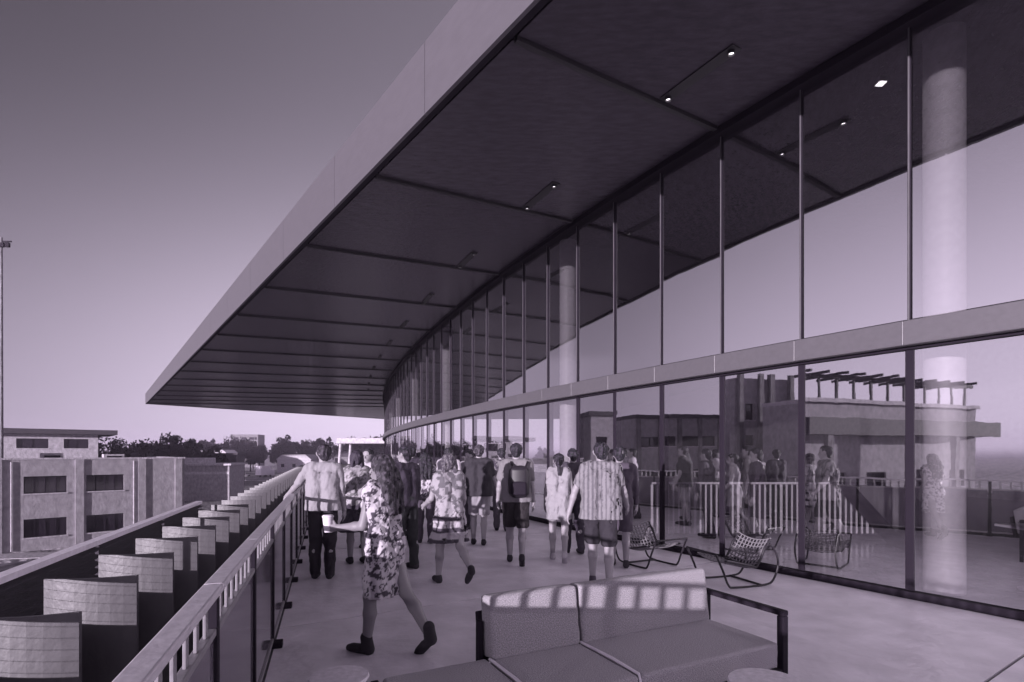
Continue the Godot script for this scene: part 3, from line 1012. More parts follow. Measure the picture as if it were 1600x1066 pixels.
# ------------------------------------------------------------------ furniture on the terrace
func build_furniture() -> void:
	var a := Vector2(0.891, 0.454)
	var R := Vector2(1.41, 3.86)         # where seat and back meet at the right hand end
	var o := thing("sofa", "grey two back cushion modular sofa with open end seat and dark metal frame", "sofa", v3(R.x, 0, R.y), yaw_of(a))
	# local: x to the right hand end at 0, seat towards +z
	var seat_y := 0.345
	for q in [[-2.33, -1.72], [-1.71, -1.10], [-1.09, -0.0]]:
		var w: float = q[1] - q[0] - 0.012
		part("seat_cushion", rbox(Vector3(w, 0.16, 0.60), 0.022, 3, 0.006, 0.005, 6), M.sofa_seat, o, xf(Vector3((q[0] + q[1]) / 2, seat_y, 0.25)))
	for q in [[-1.71, -1.10], [-1.09, -0.0]]:
		var w: float = q[1] - q[0] - 0.015
		var tr := Transform3D(Basis(Vector3.RIGHT, -0.14), Vector3((q[0] + q[1]) / 2, 0.585, -0.09))
		part("back_cushion", rbox(Vector3(w, 0.36, 0.15), 0.022, 3, 0.007, 0.005, 6), M.sofa, o, tr)
	for x in [-1.715, -1.095]:
		part("piping", tube([Vector3(x, 0.425, -0.02), Vector3(x, 0.432, 0.3), Vector3(x, 0.424, 0.53), Vector3(x, 0.36, 0.553)], 0.009, 6), M.piping, o)
	part("base_frame", rbox(Vector3(2.36, 0.05, 0.62), 0.008, 1), M.frame_dark, o, xf(Vector3(-1.165, 0.235, 0.25)))
	part("back_frame", rbox(Vector3(1.72, 0.30, 0.03), 0.008, 1), M.frame_dark, o, Transform3D(Basis(Vector3.RIGHT, -0.14), Vector3(-0.86, 0.50, -0.19)))
	part("back_upright", rbox(Vector3(0.03, 0.34, 0.05), 0.006, 1), M.frame_dark, o, xf(Vector3(-1.735, 0.45, -0.12)))
	part("arm_rest", rbox(Vector3(0.05, 0.035, 0.67), 0.008, 1), M.frame_dark, o, xf(Vector3(0.045, 0.60, 0.225)))
	for z in [-0.085, 0.535]:
		part("arm_upright", rbox(Vector3(0.048, 0.582, 0.048), 0.006, 1), M.frame_dark, o, xf(Vector3(0.045, 0.291, z)))
	for q in [Vector2(-2.3, -0.02), Vector2(-2.3, 0.52), Vector2(-1.1, 0.52), Vector2(-1.1, -0.02)]:
		part("leg", rbox(Vector3(0.04, 0.21, 0.04), 0.005, 1), M.frame_dark, o, xf(Vector3(q.x, 0.105, q.y)))
	part("end_upright", rbox(Vector3(0.04, 0.24, 0.04), 0.006, 1), M.frame_dark, o, xf(Vector3(-2.37, 0.31, 0.0)))
	# round drum stools
	for q in [[Vector2(-0.89, 2.80), 0.145, "small white round drum stool between railing and sofa end seat"], [Vector2(1.28, 2.72), 0.185, "larger white round drum stool in front of the sofa arm"]]:
		var r: float = q[1]
		var t := thing("drum_stool", q[2], "stool", v3(q[0].x, 0, q[0].y))
		part("top", lathe([Vector2(0, 0.43), Vector2(r, 0.43), Vector2(r + 0.006, 0.44), Vector2(r, 0.452), Vector2(0, 0.456)], 40), M.white, t)
		part("body", lathe([Vector2(0, 0.0), Vector2(r * 0.8, 0.0), Vector2(r * 0.92, 0.2), Vector2(r * 0.97, 0.43)], 40), M.alu_light, t)
	wire_chair(Vector2(2.72, 6.72), -1.25, "black looped tube lounge chair with pale mesh seat turned side on to the glass")
	wire_chair(Vector2(1.97, 7.8), 0.45, "black looped tube lounge chair nearer the person in dark jacket by the glass")

func smooth_loop(pts: Array, n := 5) -> Array:      # closed Catmull-Rom
	var out := []
	var m := pts.size()
	for i in m:
		for k in n:
			var p0: Vector3 = pts[(i - 1 + m) % m]
			var p1: Vector3 = pts[i]
			out.append(p1.cubic_interpolate(pts[(i + 1) % m], p0, pts[(i + 2) % m], k / float(n)))
	return out

func mesh_seat(b: Node) -> void:      # pale woven strap shell between the hoops
	var st := SurfaceTool.new()
	st.begin(Mesh.PRIMITIVE_TRIANGLES)
	var f := func(u: float, w: float) -> Vector3:     # u across, w from front lip to back top
		var x := lerpf(-0.27, 0.27, u)
		var y := 0.0
		var z := 0.0
		if w < 0.5:
			y = 0.34 - 0.10 * w * 2.0
			z = lerpf(0.30, -0.12, w * 2.0)
		else:
			var k := (w - 0.5) * 2.0
			y = 0.24 + 0.33 * k
			z = -0.12 - 0.22 * k
		return Vector3(x, y - 0.05 * (1.0 - pow(2.0 * u - 1.0, 2.0)), z)
	for i in 11:
		var l := []
		for j in 13:
			l.append(f.call(i / 10.0, j / 12.0))
		tube_into(st, l, 0.008, 5)
	for j in 17:
		var l := []
		for i in 11:
			l.append(f.call(i / 10.0, j / 16.0))
		tube_into(st, l, 0.008, 5)
	part("mesh_seat", st.commit(), M.rope, b)

func wire_chair(at: Vector2, yaw: float, label: String) -> void:
	var b := thing("lounge_chair", label, "chair", v3(at.x, 0, at.y), yaw)
	# two looped side frames that run along the floor, rise behind and curl back under the seat
	for s in [-1.0, 1.0]:
		var c := Curve3D.new()
		var x: float = s * 0.27
		var prev := []
		for q in [Vector3(x, 0.42, 0.46), Vector3(x, 0.22, 0.36), Vector3(x, 0.045, 0.28), Vector3(x, 0.015, 0.18), Vector3(x, 0.015, -0.24), Vector3(x, 0.07, -0.38), Vector3(x, 0.27, -0.45), Vector3(x, 0.46, -0.37), Vector3(x, 0.48, -0.26), Vector3(x, 0.33, -0.19), Vector3(x, 0.235, -0.12)]:
			prev.append(q)
		var l := []
		for i in prev.size() - 1:
			for k in 4:
				var p: Vector3 = prev[i]
				l.append(p.cubic_interpolate(prev[i + 1], prev[maxi(i - 1, 0)], prev[mini(i + 2, prev.size() - 1)], k / 4.0))
		l.append(prev[-1])
		part("side_frame", tube(l, 0.013, 8), M.black, b)
		part("seat_rail", tube([Vector3(x, 0.33, 0.32), Vector3(x, 0.235, -0.12), Vector3(x, 0.41, -0.23), Vector3(x, 0.56, -0.33)], 0.013), M.black, b)
	for q in [Vector3(0, 0.42, 0.46), Vector3(0, 0.015, -0.2), Vector3(0, 0.235, -0.12)]:
		part("cross_tube", tube([q + Vector3(-0.27, 0, 0), q + Vector3(0.27, 0, 0)], 0.013), M.black, b)
	mesh_seat(b)

# ------------------------------------------------------------------ people
# A field of tapered capsules on a grid, joined by a smooth minimum and meshed as surface nets.
var fold := FastNoiseLite.new()
var strands := FastNoiseLite.new()

var jobs := []
var results := []

func field_mesh(bones: Array, cell: float, k: float, clips: Array, folds: float, colour: Callable) -> ArrayMesh:
	var m := ArrayMesh.new()
	jobs.append([m, bones, cell, k, clips, folds, colour])
	return m

func run_job(i: int) -> void:
	var j: Array = jobs[i]
	results[i] = field_arrays(j[1], j[2], j[3], j[4], j[5], j[6])

func run_jobs() -> void:
	results.resize(jobs.size())
	for i in jobs.size():
		run_job(i)
	for i in jobs.size():
		if results[i][Mesh.ARRAY_VERTEX].size() > 0:
			jobs[i][0].add_surface_from_arrays(Mesh.PRIMITIVE_TRIANGLES, results[i])

func field_arrays(bones: Array, cell: float, k: float, clips: Array, folds: float, colour: Callable) -> Array:
	var lo := Vector3(1e9, 1e9, 1e9)
	var hi := -lo
	for b in bones:
		var r: float = maxf(b[2], b[3]) + 0.06
		for e in [b[0], b[1]]:
			lo = lo.min(e - Vector3.ONE * r)
			hi = hi.max(e + Vector3.ONE * r)
	var nx := int((hi.x - lo.x) / cell) + 3
	var ny := int((hi.y - lo.y) / cell) + 3
	var nz := int((hi.z - lo.z) / cell) + 3
	var sy := nx
	var sz := nx * ny
	var g := PackedFloat32Array()
	g.resize(nx * ny * nz)
	g.fill(9.0)
	var touched := PackedInt32Array()
	for b in bones:
		var a: Vector3 = b[0]
		var e: Vector3 = b[1]
		var ra: float = b[2]
		var rb: float = b[3]
		var ab := e - a
		var il := 1.0 / maxf(ab.length_squared(), 1e-8)
		var pad := maxf(ra, rb) + k + cell * 2.0
		var p0 := a.min(e) - Vector3.ONE * pad
		var p1 := a.max(e) + Vector3.ONE * pad
		var i0 := maxi(int((p0.x - lo.x) / cell), 0)
		var i1 := mini(int((p1.x - lo.x) / cell) + 1, nx - 1)
		var j0 := maxi(int((p0.y - lo.y) / cell), 0)
		var j1 := mini(int((p1.y - lo.y) / cell) + 1, ny - 1)
		var k0 := maxi(int((p0.z - lo.z) / cell), 0)
		var k1 := mini(int((p1.z - lo.z) / cell) + 1, nz - 1)
		var far := k + cell * 3.8
		var half := cell * 0.5
		for kk in range(k0, k1 + 1, 2):
			for jj in range(j0, j1 + 1, 2):
				var pc := Vector3(lo.x + i0 * cell + half, lo.y + jj * cell + half, lo.z + kk * cell + half)
				for ii in range(i0, i1 + 1, 2):
					var tc := clampf((pc - a).dot(ab) * il, 0.0, 1.0)
					var dc := (pc - a - ab * tc).length() - lerpf(ra, rb, tc)
					pc.x += cell * 2.0
					if dc > far:
						continue
					for q in 8:
						var i := ii + (q & 1)
						var j := jj + ((q >> 1) & 1)
						var l := kk + (q >> 2)
						if i >= nx or j >= ny or l >= nz:
							continue
						var idx := i + j * sy + l * sz
						var o := g[idx]
						if dc < -far:
							if o == 9.0:
								touched.append(idx)
							g[idx] = minf(o, -0.12)
							continue
						var p := Vector3(lo.x + i * cell, lo.y + j * cell, lo.z + l * cell)
						var t := clampf((p - a).dot(ab) * il, 0.0, 1.0)
						var d := (p - a - ab * t).length() - lerpf(ra, rb, t)
						if o == 9.0:
							touched.append(idx)
							g[idx] = d
						else:
							var h := maxf(k - absf(o - d), 0.0) / k
							g[idx] = minf(o, d) - h * h * k * 0.25
	if folds != 0.0 or clips.size() > 0:
		for idx in touched:
			var d := g[idx]
			if absf(d) > 0.12:
				continue
			var q := Vector3(lo.x + (idx % nx) * cell, lo.y + ((idx / sy) % ny) * cell, lo.z + (idx / sz) * cell)
			if folds > 0.0:
				d += folds * fold.get_noise_3d(q.x * 1.3, q.y * 0.75, q.z * 1.3)
			elif folds < 0.0:
				d += -folds * strands.get_noise_3d(q.x, q.y * 0.35, q.z)
			for c in clips:
				d = maxf(d, (q - c[0]).dot(c[1]))
			g[idx] = d
	var vid := {}
	var V := PackedVector3Array()
	var N := PackedVector3Array()
	var C := PackedColorArray()
	var ed := [[0, 1], [2, 3], [4, 5], [6, 7], [0, 2], [1, 3], [4, 6], [5, 7], [0, 4], [1, 5], [2, 6], [3, 7]]
	for e in ed:
		var pa := Vector3(e[0] & 1, (e[0] >> 1) & 1, e[0] >> 2)
		var pb := Vector3(e[1] & 1, (e[1] >> 1) & 1, e[1] >> 2)
		e.append(pa)
		e.append(pb - pa)
	var total := g.size() - sz - sy - 2
	var cellsd := {}
	for idx in touched:
		if absf(g[idx]) < cell * 2.0:
			cellsd[idx] = true
	var cells := cellsd.keys()
	for idx: int in cells:
		if idx > total:
			continue
		var v0 := g[idx]
		var v1 := g[idx + 1]
		var v2 := g[idx + sy]
		var v4 := g[idx + sz]
		var v7 := g[idx + 1 + sy + sz]
		var v6 := g[idx + sy + sz]
		var v5 := g[idx + 1 + sz]
		var v3_ := g[idx + 1 + sy]
		if v0 < 0.0:
			if v1 < 0.0 and v2 < 0.0 and v4 < 0.0 and v7 < 0.0 and v6 < 0.0 and v5 < 0.0 and v3_ < 0.0:
				continue
		elif v1 >= 0.0 and v2 >= 0.0 and v4 >= 0.0 and v7 >= 0.0 and v6 >= 0.0 and v5 >= 0.0 and v3_ >= 0.0:
			continue
		var cv := [v0, v1, v2, v3_, v4, v5, v6, v7]
		var acc := Vector3.ZERO
		var n := 0
		for e in ed:
			var x: float = cv[e[0]]
			var y: float = cv[e[1]]
			if (x < 0.0) != (y < 0.0):
				var t := x / (x - y)
				acc += e[2] + e[3] * t
				n += 1
		acc /= n
		var base := Vector3(lo.x + (idx % nx) * cell, lo.y + ((idx / sy) % ny) * cell, lo.z + (idx / sz) * cell)
		var p := base + acc * cell
		for q in 8:
			cv[q] = clampf(cv[q], -0.1, cell * 2.0)
		var gr := Vector3(cv[1] + cv[3] + cv[5] + cv[7] - cv[0] - cv[2] - cv[4] - cv[6], cv[2] + cv[3] + cv[6] + cv[7] - cv[0] - cv[1] - cv[4] - cv[5], cv[4] + cv[5] + cv[6] + cv[7] - cv[0] - cv[1] - cv[2] - cv[3])
		vid[idx] = V.size()
		V.append(p)
		N.append(gr.normalized() if gr.length() > 1e-9 else Vector3.UP)
		C.append(colour.call(p))
	var I := PackedInt32Array()
	for idx in vid:
		var s0: bool = g[idx] < 0.0
		for ax in [[1, sy, sz], [sy, sz, 1], [sz, 1, sy]]:
			if (g[idx + ax[0]] < 0.0) == s0:
				continue
			var a = vid.get(idx)
			var b = vid.get(idx - ax[1])
			var c = vid.get(idx - ax[1] - ax[2])
			var d = vid.get(idx - ax[2])
			if b == null or c == null or d == null:
				continue
			if s0:
				I.append_array(PackedInt32Array([a, c, b, a, d, c]))
			else:
				I.append_array(PackedInt32Array([a, b, c, a, c, d]))
	var arr := []
	arr.resize(Mesh.ARRAY_MAX)
	arr[Mesh.ARRAY_VERTEX] = V
	arr[Mesh.ARRAY_NORMAL] = N
	arr[Mesh.ARRAY_COLOR] = C
	arr[Mesh.ARRAY_INDEX] = I
	return arr

func plain(v: float) -> Callable:
	var c := tint(v)
	return func(_p): return c

func speckled(lo: float, hi: float, freq: float, sd: int, share := 0.0) -> Callable:   # printed cloth
	var n := FastNoiseLite.new()
	n.seed = sd
	n.frequency = freq
	n.noise_type = FastNoiseLite.TYPE_CELLULAR
	n.cellular_return_type = FastNoiseLite.RETURN_CELL_VALUE
	var a := tint(lo)
	var b := tint(hi)
	return func(p): return a if n.get_noise_3dv(p) < share else b

func banded(lo: float, hi: float, period: float, vertical: bool, duty := 0.5) -> Callable:
	var a := tint(lo)
	var b := tint(hi)
	return func(p): return a if fposmod((p.x if vertical else p.y) / period, 1.0) < duty else b

# o: at, h, yaw, legs [[thigh, knee] left, right], arms [[fwd, side, elbow] left, right], lean, twist and the clothes
func person(o: Dictionary) -> void:
	var h: float = o.h
	var u := h / 1.75
	var cell: float = o.get("cell", 0.011)
	var who := thing("person", o.label, "person", v3(o.at.x, 0, o.at.y), o.yaw, "people walking on the terrace")
	var lean: float = o.get("lean", 0.04)
	var fem: bool = o.get("fem", false)
	var F := Vector3(0, 0, -1)                        # the way the figure faces
	var rot := func(a: float) -> Vector3: return Vector3(0, -cos(a), -sin(a))
	# joints above the hip are leant forward
	var up := Vector3(0, cos(lean), -sin(lean))
	var fw := Vector3(0, -sin(lean), -cos(lean))
	var hw := (0.092 if not fem else 0.097) * u
	var sw := (0.182 if not fem else 0.158) * u
	var ank := []
	var J := {}
	for s in [0, 1]:
		var sx: float = -1.0 if s == 0 else 1.0
		var lg: Array = o.legs[s]
		var hip := Vector3(sx * hw * 0.95, 0, 0)
		var knee: Vector3 = hip + rot.call(lg[0]) * 0.43 * u + Vector3(sx * 0.005, 0, 0)
		var an: Vector3 = knee + rot.call(lg[0] - lg[1]) * 0.42 * u
		J[s] = [hip, knee, an]
		ank.append(an.y)
	# hip height so that the lower foot stands on the floor
	var hy: float = -minf(ank[0], ank[1]) + 0.075 * u
	var hip_c := Vector3(0, hy, 0)
	for s in [0, 1]:
		for i in 3:
			J[s][i] += hip_c
	var waist := hip_c + up * 0.13 * u
	var chest := hip_c + up * 0.34 * u
	var sh_c := hip_c + up * 0.485 * u
	var neck0 := hip_c + up * 0.50 * u
	var hyaw: float = o.get("head_yaw", 0.0)
	var head := hip_c + up * 0.60 * u + Vector3(0, 0.055 * u, 0) + F * 0.012
	var hf := Vector3(-sin(hyaw), -0.05, -cos(hyaw)).normalized()
	var hr := hf.cross(Vector3.UP).normalized()
	var body := []
	var torso := []
	torso.append([hip_c + Vector3(-hw * 0.75, 0.0, 0.01), hip_c + Vector3(hw * 0.75, 0.0, 0.01), 0.098 * u, 0.098 * u])
	var ww := (0.062 if fem else 0.075) * u
	for sx in [-1.0, 1.0]:
		torso.append([hip_c + Vector3(sx * hw * 0.7, 0.03, 0), waist + Vector3(sx * ww, 0, 0), 0.098 * u, 0.088 * u])
		torso.append([waist + Vector3(sx * ww, 0, 0), chest + Vector3(sx * 0.082 * u, 0, 0), 0.088 * u, 0.10 * u])
		torso.append([chest + Vector3(sx * 0.082 * u, 0, 0), sh_c + Vector3(sx * sw * 0.62, -0.01, 0), 0.10 * u, 0.07 * u])
		if fem:
			torso.append([chest + Vector3(sx * 0.07 * u, -0.01, 0) + fw * 0.045, chest + Vector3(sx * 0.07 * u, -0.02, 0) + fw * 0.055, 0.06 * u, 0.06 * u])
	torso.append([sh_c + Vector3(-sw * 0.85, -0.02, 0), sh_c + Vector3(sw * 0.85, -0.02, 0), 0.058 * u, 0.058 * u])
	torso.append([neck0 - up * 0.03, sh_c + Vector3(-sw * 0.7, 0, 0), 0.055 * u, 0.05 * u])
	torso.append([neck0 - up * 0.03, sh_c + Vector3(sw * 0.7, 0, 0), 0.055 * u, 0.05 * u])
	body.append_array(torso)
	body.append([neck0, head - Vector3(0, 0.05, 0), 0.054 * u, 0.05 * u])
	# head: skull, face, jaw, nose, ears, brow
	var hu := u * 0.98
	body.append([head + Vector3(0, 0.025, 0) - hf * 0.018, head + Vector3(0, 0.03, 0) + hf * 0.012, 0.083 * hu, 0.079 * hu])
	body.append([head + Vector3(0, -0.03, 0) + hf * 0.02, head + Vector3(0, -0.075, 0) + hf * 0.045, 0.064 * hu, 0.04 * hu])
	body.append([head + hf * 0.088 + Vector3(0, 0.005, 0), head + hf * 0.108 + Vector3(0, -0.026, 0), 0.009, 0.013])
	body.append([head + hf * 0.082 + hr * 0.02 + Vector3(0, -0.055, 0), head + hf * 0.082 - hr * 0.02 + Vector3(0, -0.055, 0), 0.010, 0.010])
	for sx in [-1.0, 1.0]:
		body.append([head + hr * sx * 0.083 * hu + Vector3(0, 0.012, 0), head + hr * sx * 0.08 * hu + Vector3(0, -0.022, 0), 0.016, 0.011])
	var legs := []
	var arms := []
	var hands := []
	var fore := []
	for s in [0, 1]:
		var sx: float = -1.0 if s == 0 else 1.0
		var j: Array = J[s]
		legs.append([j[0], j[1], 0.088 * u, 0.056 * u])
		legs.append([j[1], j[1].lerp(j[2], 0.35) + Vector3(0, 0, 0.012), 0.054 * u, 0.055 * u])
		legs.append([j[1].lerp(j[2], 0.35) + Vector3(0, 0, 0.012), j[2], 0.055 * u, 0.036 * u])
		var a: Array = o.arms[s]
		var sh := sh_c + Vector3(sx * sw, -0.025, 0)
		var dir := Vector3(sx * sin(a[1]), -cos(a[0]) * cos(a[1]), -sin(a[0]) * cos(a[1])).normalized()
		var el := sh + dir * 0.285 * u
		var dir2 := Vector3(sx * sin(a[1]) * a[3] if a.size() > 3 else sx * sin(a[1]) * 0.6, -cos(a[0] + a[2]) * cos(a[1]), -sin(a[0] + a[2]) * cos(a[1])).normalized()
		var wr := el + dir2 * 0.25 * u
		arms.append([sh, el, 0.05 * u, 0.038 * u])
		fore.append([el, el.lerp(wr, 0.3), 0.037 * u, 0.038 * u])
		fore.append([el.lerp(wr, 0.3), wr, 0.038 * u, 0.026 * u])
		hands.append([wr, dir2, sx])
	body.append_array(legs)
	body.append_array(arms)
	body.append_array(fore)
	# palms belong to the body's field, fingers get a finer grid
	var skin: float = o.get("skin", 0.26)
	for hd in hands:
		var fingers := []
		var w: Vector3 = hd[0]
		var d: Vector3 = hd[1]
		var across := d.cross(Vector3(hd[2], 0.0, 0.0))
		across = across.normalized() if across.length() > 0.05 else Vector3(0, 0, -1)
		var inw := across.cross(d).normalized() * (1.0 if across.cross(d).x * hd[2] < 0.0 else -1.0)
		fingers.append([w, w + d * 0.075 + across * 0.018, 0.024, 0.019])
		fingers.append([w, w + d * 0.075 - across * 0.02, 0.024, 0.017])
		body.append([w, w + d * 0.05, 0.026 * u, 0.024])
		var curl: float = o.get("curl", 0.35)
		for f in 4:
			var b0 := w + d * 0.078 + across * (0.029 - f * 0.019)
			var L: float = [0.040, 0.045, 0.042, 0.034][f]
			var d1 := (d + inw * curl).normalized()
			var d2 := (d + inw * curl * 2.4).normalized()
			fingers.append([b0, b0 + d1 * L, 0.0095, 0.0088])
			fingers.append([b0 + d1 * L, b0 + d1 * L + d2 * L * 0.85, 0.0088, 0.007])
		var t0 := w + d * 0.025 + across * 0.028
		var t1 := t0 + (d * 0.7 + across * 0.6 + inw * 0.4).normalized() * 0.038
		fingers.append([t0, t1, 0.012, 0.0105])
		fingers.append([t1, t1 + (d + inw * 0.5).normalized() * 0.03, 0.0105, 0.008])
		part("hand", field_mesh(fingers, 0.0065, 0.006, [], 0.0, plain(skin)), M.skin, who)
	part("body", field_mesh(body, cell, 0.022, [], 0.0, plain(skin)), M.skin, who)
	for sx in [-1.0, 1.0]:
		part("eye", bx(Vector3(0.022, 0.009, 0.008)), M.black, who, Transform3D(Basis(Vector3.UP, hyaw), head + hf * 0.086 * hu + hr * sx * 0.031 + Vector3(0, 0.008, 0)))
	# clothes
	var grow := func(list: Array, by: float) -> Array:
		var r := []
		for q in list:
			r.append([q[0], q[1], q[2] + by, q[3] + by])
		return r
	var hem: float = o.get("hem", -0.06)
	var top_bones: Array = grow.call(torso, 0.014)
	var loose: float = o.get("loose", 0.012)
	if o.get("loose", 0.0) > 0.0:
		for sx in [-1.0, 1.0]:
			top_bones.append([chest + Vector3(sx * 0.08, 0, 0.015), hip_c + Vector3(sx * (hw + 0.01), hem, 0.01), 0.105 * u + loose, 0.108 * u + loose])
	var sl: float = o.get("sleeve", 0.65)
	for s in [0, 1]:
		var a: Array = arms[s]
		if sl > 0.0:
			var e := minf(sl, 1.0)
			top_bones.append([a[0], a[0].lerp(a[1], e), a[2] + 0.014, lerpf(a[2], a[3], e) + 0.017])
		if sl > 1.0:
			for f in [fore[s * 2], fore[s * 2 + 1]]:
				top_bones.append([f[0], f[1], f[2] + 0.014, f[3] + 0.013])
	var clip := [[hip_c + Vector3(0, hem, 0), Vector3.DOWN], [neck0 + up * 0.066, up]]
	var fd: float = o.get("folds", 0.018)
	if o.has("dress"):
		var hm: float = o.dress
		var y1 := hip_c + Vector3(0, -hm, -0.02)
		for sx in [-1.0, 1.0]:
			top_bones.append([waist + Vector3(sx * 0.05, 0, 0), hip_c + Vector3(sx * 0.07, -0.03, 0.015), 0.10 * u, 0.125 * u])
			top_bones.append([hip_c + Vector3(sx * 0.07, -0.03, 0.015), y1 + Vector3(sx * 0.06, -0.12, 0), 0.12 * u, 0.135 * u])
		clip[0] = [y1, Vector3.DOWN]
	part(o.get("top_name", "shirt"), field_mesh(top_bones, cell, 0.03, clip, fd, o.top), M.cloth, who)
	if o.has("skirt"):
		var y1 := hip_c + Vector3(0, -o.skirt, -0.01)
		var sk := []
		for sx in [-1.0, 1.0]:
			sk.append([waist + Vector3(sx * 0.04, 0, 0), hip_c + Vector3(sx * 0.06, -0.05, 0), 0.09 * u, 0.12 * u])
			sk.append([hip_c + Vector3(sx * 0.06, -0.05, 0), y1 + Vector3(sx * 0.10, -0.15, 0), 0.12 * u, 0.20 * u])
		part("skirt", field_mesh(sk, cell, 0.03, [[y1, Vector3.DOWN], [waist + Vector3(0, 0.05, 0), Vector3.UP]], 0.05, o.skirt_colour), M.cloth, who)
	if o.has("pants"):
		var pb := []
		pb.append([hip_c + Vector3(-hw * 0.75, 0.02, 0.005), hip_c + Vector3(hw * 0.75, 0.02, 0.005), 0.115 * u, 0.115 * u])
		var full: bool = o.pants == "long"
		for s in [0, 1]:
			var j: Array = J[s]
			var pw := 0.018 if full else 0.03
			if full:
				pb.append([j[0], j[1], 0.092 * u + 0.012, 0.06 * u + pw])
				pb.append([j[1], j[2] + Vector3(0, 0.01, 0), 0.06 * u + pw, 0.046 * u + pw])
			else:
				pb.append([j[0], j[0].lerp(j[1], 0.88), 0.092 * u + 0.014, 0.066 * u + pw])
		var cl := [[waist, Vector3.UP]]
		if not full:
			cl.append([hip_c + Vector3(0, -0.42 * u, 0), Vector3(0, -1, 0)])
		part("trousers" if full else "shorts", field_mesh(pb, cell, 0.02, cl, 0.02, o.pants_colour), M.cloth, who)
	# shoes
	for s in [0, 1]:
		var j: Array = J[s]
		var sh_dir: Vector3 = (j[2] - j[1]).normalized()
		var toe := Vector3(0, -absf(sh_dir.z) * 0.0, -1)
		var lift: float = j[2].y - 0.075 * u
		if lift > 0.03:       # heel off the floor: the foot tips down onto its ball
			toe = Vector3(0, -0.75, -0.65).normalized() if sh_dir.z > 0 else Vector3(0, 0.25, -0.97).normalized()
		var sb := [[j[2] + Vector3(0, 0.0, 0.012), j[2] + Vector3(0, -0.035, 0.03), 0.042, 0.04],
			[j[2] + Vector3(0, -0.04, 0.02), j[2] + Vector3(0, -0.042, 0) + toe * 0.13, 0.038, 0.036],
			[j[2] + Vector3(0, -0.042, 0) + toe * 0.06, j[2] + Vector3(0, -0.046, 0) + toe * 0.17, 0.036, 0.029]]
		if o.get("boots", false):
			sb.append([j[2] + Vector3(0, 0.06, 0.0), j[2] + Vector3(0, -0.02, 0.012), 0.048, 0.046])
		part("shoe", field_mesh(sb, 0.009, 0.02, [[j[2] + Vector3(0, -0.0745 * u, 0), Vector3.DOWN]] if lift <= 0.03 else [], 0.0, o.get("shoe", plain(0.02))), M.cloth, who)
	# hair
	var hb := [[head + Vector3(0, 0.034, 0) - hf * 0.026, head + Vector3(0, 0.042, 0) + hf * 0.004, 0.090 * hu, 0.084 * hu],
		[head + Vector3(0, 0.02, 0) - hf * 0.035, head + Vector3(0, -0.05, 0) - hf * 0.04, 0.075 * hu, 0.052 * hu]]
	var hair: String = o.get("hair", "short")
	if hair == "long":
		for sx in [-1.0, 0.0, 1.0]:
			hb.append([head + hr * sx * 0.05 - hf * 0.04, neck0 + hr * sx * 0.075 - hf * 0.09 + up * 0.0, 0.06, 0.05])
			hb.append([neck0 + hr * sx * 0.075 - hf * 0.09, chest + hr * sx * 0.065 - fw * 0.125 - up * 0.05, 0.05, 0.028])
	elif hair == "bob":
		for sx in [-1.0, 1.0]:
			hb.append([head + hr * sx * 0.055 - hf * 0.02, neck0 + hr * sx * 0.07 - hf * 0.03, 0.05, 0.032])
	elif hair == "tail":
		hb.append([head - hf * 0.09 + Vector3(0, 0.03, 0), head - hf * 0.145 + Vector3(0, -0.02, 0), 0.026, 0.034])
		hb.append([head - hf * 0.145 + Vector3(0, -0.02, 0), neck0 - fw * 0.13 - up * 0.12, 0.034, 0.014])
	part("hair", field_mesh(hb, cell, 0.02, [[head + hf * 0.045 + Vector3(0, 0.03, 0), (hf + Vector3(0, -0.75, 0)).normalized()]] if hair == "short" or hair == "tail" else [[head + hf * 0.062, hf]], -0.02, o.get("hair_colour", speckled(0.006, 0.03, 60.0, 8, 0.1))), M.hair, who)
	o["joints"] = {"hands": hands, "chest": chest, "hip": hip_c, "fw": fw, "up": up, "node": who, "hw": hw}

func attach(o: Dictionary, p: Vector3) -> Vector3:      # a point of the figure, in the world
	return o.joints.node.transform * p

